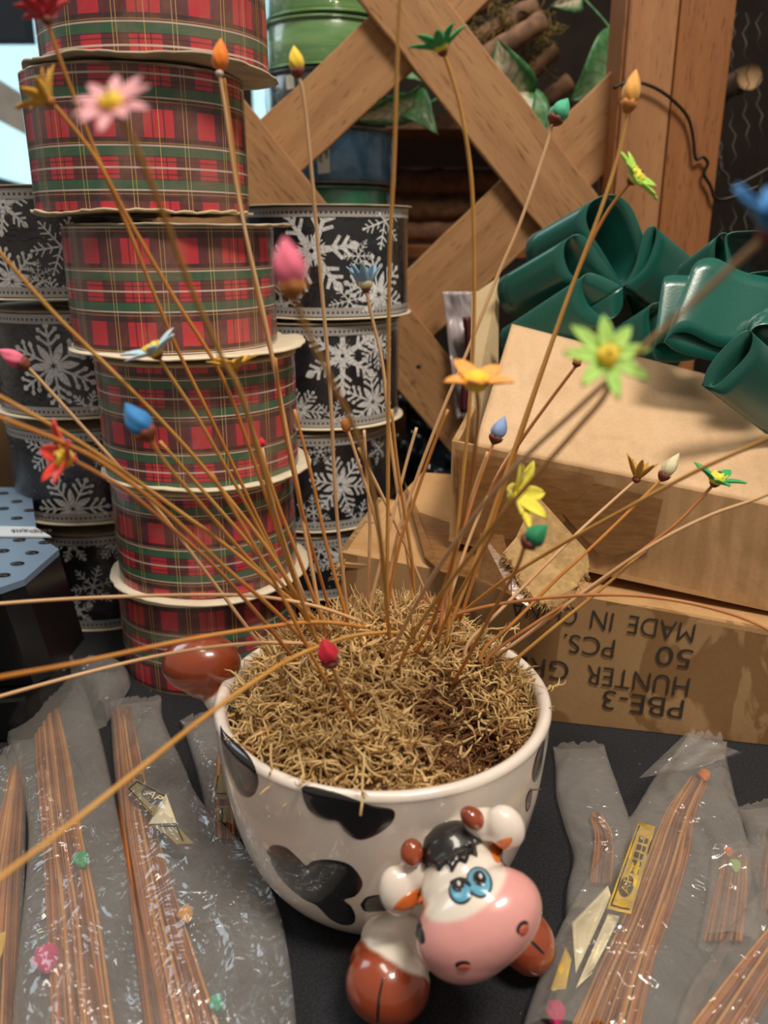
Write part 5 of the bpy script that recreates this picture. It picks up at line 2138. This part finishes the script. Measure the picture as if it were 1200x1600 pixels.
def bundle(label, path, n, seed, z=(.0015, .006), buds=(), labels=None):
    """path: (u, v, half width px) rows"""
    rnd = random.Random(seed)
    a0 = T(path[0][0], path[0][1], 0)
    t = thing('straw_bundle', a0, label, 'straw bundle', 'straw bundles inside plastic bags')
    mats = ['bundle_a', 'bundle_b', 'bundle_c', 'bundle_a', 'bundle_c', 'bundle_b']
    for i in range(n):
        s = (i + .5) / n * 2 - 1
        s += rnd.uniform(-.08, .08)
        zz_ = z[0] + (z[1] - z[0]) * rnd.random() * math.sqrt(max(.05, 1 - s * s))
        st = rnd.uniform(0, .34) ** 1.3
        pts = []
        for k, (u, v, wv) in enumerate(path):
            if k == 0:
                v = v + st * (path[1][1] - v)
            pts.append(T(u + (s + rnd.uniform(-.07, .07)) * wv, v, zz_))
        b = MB()
        b.tube(spline(pts, 4), .00085, 5)
        b.build('stem', M[mats[rnd.randrange(6)]], t)
    for (u, v, sz, col, du, dv) in buds:
        p = T(u, v, z[1])
        ax = (T(u + du, v + dv, z[1]) - p).normalized()
        s0 = ax.orthogonal().normalized()
        s1 = ax.cross(s0)
        S = sz * mpp(p)
        b = MB()

        def fn(a, c):
            an = 2 * math.pi * a
            rr = S * .36 * (math.sin(math.pi * (c ** .75)) ** .9 if 0 < c < 1 else 0) * (1 + .1 * math.cos(5 * an + 9 * c))
            return p + ax * S * (c - .5) + (s0 * math.cos(an) + s1 * math.sin(an)) * max(rr, .00004)
        b.grid(fn, 24, 16, 0, None, True)
        b.build('bud', M['p_' + col], t, label=None)
    return t


# left bags
bundle('straw bundle in the second bag from the left, with a pink and a green bud', [(72, 1080, 16), (82, 1180, 24), (96, 1300, 28), (112, 1430, 36), (130, 1620, 46)], 34, 1, (.0015, .006),
       [(48, 1115, 24, 'lime', -.1, 1), (127, 1345, 34, 'green', .4, 1), (72, 1500, 56, 'magenta', .1, 1), (46, 1058, 22, 'hotpink', 0, 1)])
bundle('straw bundle in the bag with the gold paper label', [(190, 1104, 14), (200, 1190, 20), (214, 1290, 26), (236, 1400, 36), (285, 1620, 58)], 36, 2, (.0015, .006), [(290, 1430, 34, 'amber', .3, 1), (338, 1568, 30, 'teal', .2, 1)])
bundle('straw bundle in the bag at the far left edge', [(26, 1190, 8), (14, 1300, 18), (2, 1420, 26), (-10, 1620, 34)], 20, 3)
bundle('straw bundle in the small bag squeezed against the planter', [(346, 1180, 6), (348, 1240, 12), (352, 1310, 14)], 10, 4)
# right bags
bundle('straw bundle in the large right bag with the yellow label', [(1092, 1212, 14), (1064, 1270, 22), (1040, 1350, 30), (1008, 1440, 34), (975, 1520, 42), (935, 1640, 56)], 38, 5, (.0015, .006),
       [(1100, 1212, 26, 'orange', .2, 1), (868, 1584, 44, 'magenta', .1, 1)])
bundle('short straw bundle in the narrow bag beside the cow head', [(930, 1270, 8), (944, 1310, 14), (938, 1380, 18)], 9, 6)
bundle('straw bundle in the bag behind the large right bag, with a pale green bud', [(1150, 1330, 18), (1142, 1400, 26), (1130, 1470, 30)], 14, 7, (.0015, .006), [(1148, 1354, 26, 'palelime', .2, 1), (1138, 1332, 20, 'orange', 0, 1)])
bundle('straw bundle slanting through the bottom right corner', [(1240, 1430, 22), (1190, 1510, 34), (1130, 1600, 44), (1090, 1660, 50)], 26, 8)
bundle('straw bundle at the right edge behind the others', [(1210, 1290, 8), (1205, 1360, 12), (1200, 1420, 12)], 8, 9)

bag([(42, 962, 72, 950), (20, 1010, 100, 1000), (2, 1080, 128, 1060), (10, 1150, 152, 1130), (30, 1220, 176, 1230), (44, 1300, 196, 1330), (36, 1420, 222, 1450), (22, 1540, 246, 1560), (14, 1680, 262, 1680)], 'long milky bag at left holding straw with a magenta bud', 1, .015)
bag([(172, 1098, 252, 1090), (174, 1140, 256, 1128), (178, 1200, 288, 1200), (188, 1270, 318, 1262), (202, 1340, 384, 1330), (214, 1420, 428, 1400), (230, 1520, 452, 1500), (250, 1680, 470, 1680)], 'milky bag left of the planter with a gold label inside', 2, .013)
bag([(-10, 1180, 34, 1165), (-40, 1260, 40, 1250), (-60, 1360, 38, 1380), (-60, 1480, 30, 1500), (-60, 1680, 18, 1680)], 'milky bag cut by the left edge of the photo', 3, .012)
bag([(282, 1126, 346, 1112), (300, 1180, 348, 1170), (316, 1240, 356, 1230), (326, 1300, 376, 1310)], 'small milky bag squeezed between gold-label bag and planter', 4, .010)
bag([(112, 1046, 190, 1046), (118, 1070, 204, 1066), (138, 1100, 194, 1090), (150, 1136, 168, 1128)], 'crumpled bag end in front of the tartan stack', 5, .018)
bag([(864, 1166, 944, 1164), (868, 1200, 956, 1205), (870, 1245, 972, 1250), (882, 1290, 986, 1300), (896, 1340, 972, 1350), (886, 1390, 945, 1400), (884, 1440, 925, 1440)], 'narrow milky bag beside the right front hoof', 6, .010)
bag([(1076, 1146, 1136, 1158), (1046, 1192, 1136, 1192), (1018, 1226, 1146, 1240), (985, 1280, 1162, 1300), (940, 1340, 1176, 1360), (896, 1410, 1160, 1430), (866, 1470, 1130, 1500), (838, 1540, 1090, 1580), (812, 1620, 1060, 1660)], 'large milky bag on the right holding straw and a yellow label', 7, .016)
bag([(1152, 1262, 1240, 1250), (1165, 1300, 1250, 1290), (1170, 1340, 1250, 1330), (1185, 1390, 1250, 1380), (1190, 1440, 1250, 1420)], 'pale bag at the right edge behind the large right bag', 8, .012)
bag([(1112, 1330, 1200, 1310), (1108, 1380, 1205, 1370), (1100, 1430, 1200, 1420), (1090, 1480, 1180, 1480)], 'milky bag holding a pale green bud behind the large right bag', 9, .010)
bag([(1215, 1370, 1300, 1400), (1160, 1430, 1300, 1440), (1110, 1500, 1300, 1500), (1070, 1560, 1300, 1570), (1040, 1660, 1300, 1660)], 'milky bag filling the bottom right corner', 10, .016)
# folded collar of the large right bag
b = MB()


def collar(a, c):
    l = (998 + 76 * c, 1216 - 72 * c)
    r_ = (1110 + 50 * c, 1196 - 20 * c)
    p = T(l[0] + (r_[0] - l[0]) * a, l[1] + (r_[1] - l[1]) * a, .021 + .004 * math.sin(a * 9) + .003 * noise.noise(Vector((a * 5, c * 5, 2))))
    return p


b.grid(collar, 24, 12)
o = b.build('bag_collar', M['film'])
tag(o, 'folded-over plastic top of the large right bag', 'plastic bag')


# paper labels in the bags, lying just under the film
def paper(poly, bg, m, label, off=.0):
    b = MB()
    decal(b, poly, BAGS[bg], -.0008 + off, 0, 8, 1)
    b.v = [p + Vector((0, 0, 0)) for p in b.v]
    lin = len(poly)
    o = b.build('paper_label', M[m])
    o.modifiers.new('s', 'SOLIDIFY').thickness = .0003
    return tag(o, label, 'label', 'paper labels in the bags')


def flatdecal(poly, bg, m, parent, name='print', off=0.0):
    b = MB()
    decal(b, poly, BAGS[bg], -.0003 + off, 0, 3, 1)
    return b.build(name, M[m], parent, smooth=False)


def label_text(txt, u0, v0, u1, v1, hpx, bg, parent, m):
    p0 = T(u0, v0, .012)
    o = lettering(txt, u0, v0, u1, v1, hpx, parent, M[m], p0, Vector((0, 0, 1)))
    off = base_of(parent)
    for v in o.data.vertices:
        q = v.co + off
        loc, nn, i, ds = BAGS[bg].ray_cast(CAM, (q - CAM).normalized())
        if loc is not None:
            v.co = loc + Vector((0, 0, .0001)) - off
    return o


def border(pts, bg, parent):
    for i in range(len(pts) - 1):
        (x0, y0), (x1, y1) = pts[i], pts[i + 1]
        L = math.hypot(x1 - x0, y1 - y0)
        nx, ny = -(y1 - y0) / L * .9, (x1 - x0) / L * .9
        n = 6
        b = MB()
        vs = []
        for k in range(n + 1):
            t = k / n
            for s_ in (-1, 1):
                loc, nn, ii, ds = BAGS[bg].ray_cast(CAM, ray(x0 + (x1 - x0) * t + nx * s_, y0 + (y1 - y0) * t + ny * s_).normalized())
                if loc is None:
                    loc = T(x0, y0, .012)
                vs.append(loc + Vector((0, 0, .00005)))
        b.add(vs, [(2 * k, 2 * k + 1, 2 * k + 3, 2 * k + 2) for k in range(n)])
        b.build('border_line', M['ink'], parent)


lb = paper([(197, 1232), (214, 1217), (262, 1244), (240, 1276)], 2, 'label_d', 'small dull gold label with a dark oval reading AP')
flatdecal(ell(237, 1243, 18, 11, 30), 2, 'ink', lb, 'oval')
label_text('AP', 227, 1241, 247, 1253, 13, 2, lb, 'label_c')
border([(258, 1244), (214, 1221), (201, 1232), (237, 1270)], 2, lb)
paper([(232, 1288), (260, 1240), (276, 1286)], 2, 'label_c', 'folded cream back of the gold label in the left bag', .0004)
lb = paper([(236, 1290), (274, 1287), (304, 1318), (276, 1319), (262, 1306)], 2, 'label_d', 'torn lower half of the dull gold label')
border([(250, 1291), (276, 1291), (286, 1314)], 2, lb)
lb = paper([(334, 1214), (350, 1206), (356, 1248), (330, 1250)], 4, 'label_d', 'dull gold label in the small bag against the planter, upper piece')
border([(341, 1212), (336, 1240), (353, 1240)], 4, lb)
lb = paper([(340, 1260), (358, 1258), (360, 1300), (344, 1294)], 4, 'label_d', 'dull gold label in the small bag against the planter, lower piece')
border([(347, 1262), (348, 1290)], 4, lb)
paper([(-8, 1460), (10, 1455), (4, 1490), (-8, 1512)], 3, 'label_y', 'yellow label corner at the left edge')
lb = paper([(997, 1284), (1024, 1292), (986, 1428), (948, 1420)], 7, 'label_y', 'yellow label with dark print in the large right bag')
flatdecal(ell(979, 1384, 11, 17, 20), 7, 'ink', lb, 'oval')
label_text('AP', 982, 1398, 989, 1371, 13, 7, lb, 'label_y')
for k in range(5):
    y0 = 1362 - k * 12
    x0 = 983 + k * 3.6
    flatdecal([(x0, y0), (x0 + 7, y0 + 2), (x0 + 9, y0 - 6), (x0 + 2, y0 - 8)], 7, 'ink', lb)
    flatdecal([(x0 + 9, y0 + 3), (x0 + 14, y0 + 4), (x0 + 16, y0 - 3), (x0 + 11, y0 - 5)], 7, 'ink', lb)
border([(1018, 1311), (1012, 1334)], 7, lb)
border([(999, 1290), (955, 1414), (984, 1421)], 7, lb)
paper([(893, 1442), (950, 1384), (955, 1400), (900, 1520)], 7, 'label_c', 'cream card in the large right bag beside the yellow label')
paper([(950, 1428), (968, 1432), (925, 1520), (900, 1545)], 7, 'label_c', 'second cream strip beside the straw in the large right bag', .0002)
paper([(884, 1478), (893, 1500), (884, 1545), (860, 1548)], 7, 'label_y', 'yellow label corner at the left side of the large right bag', .0003)
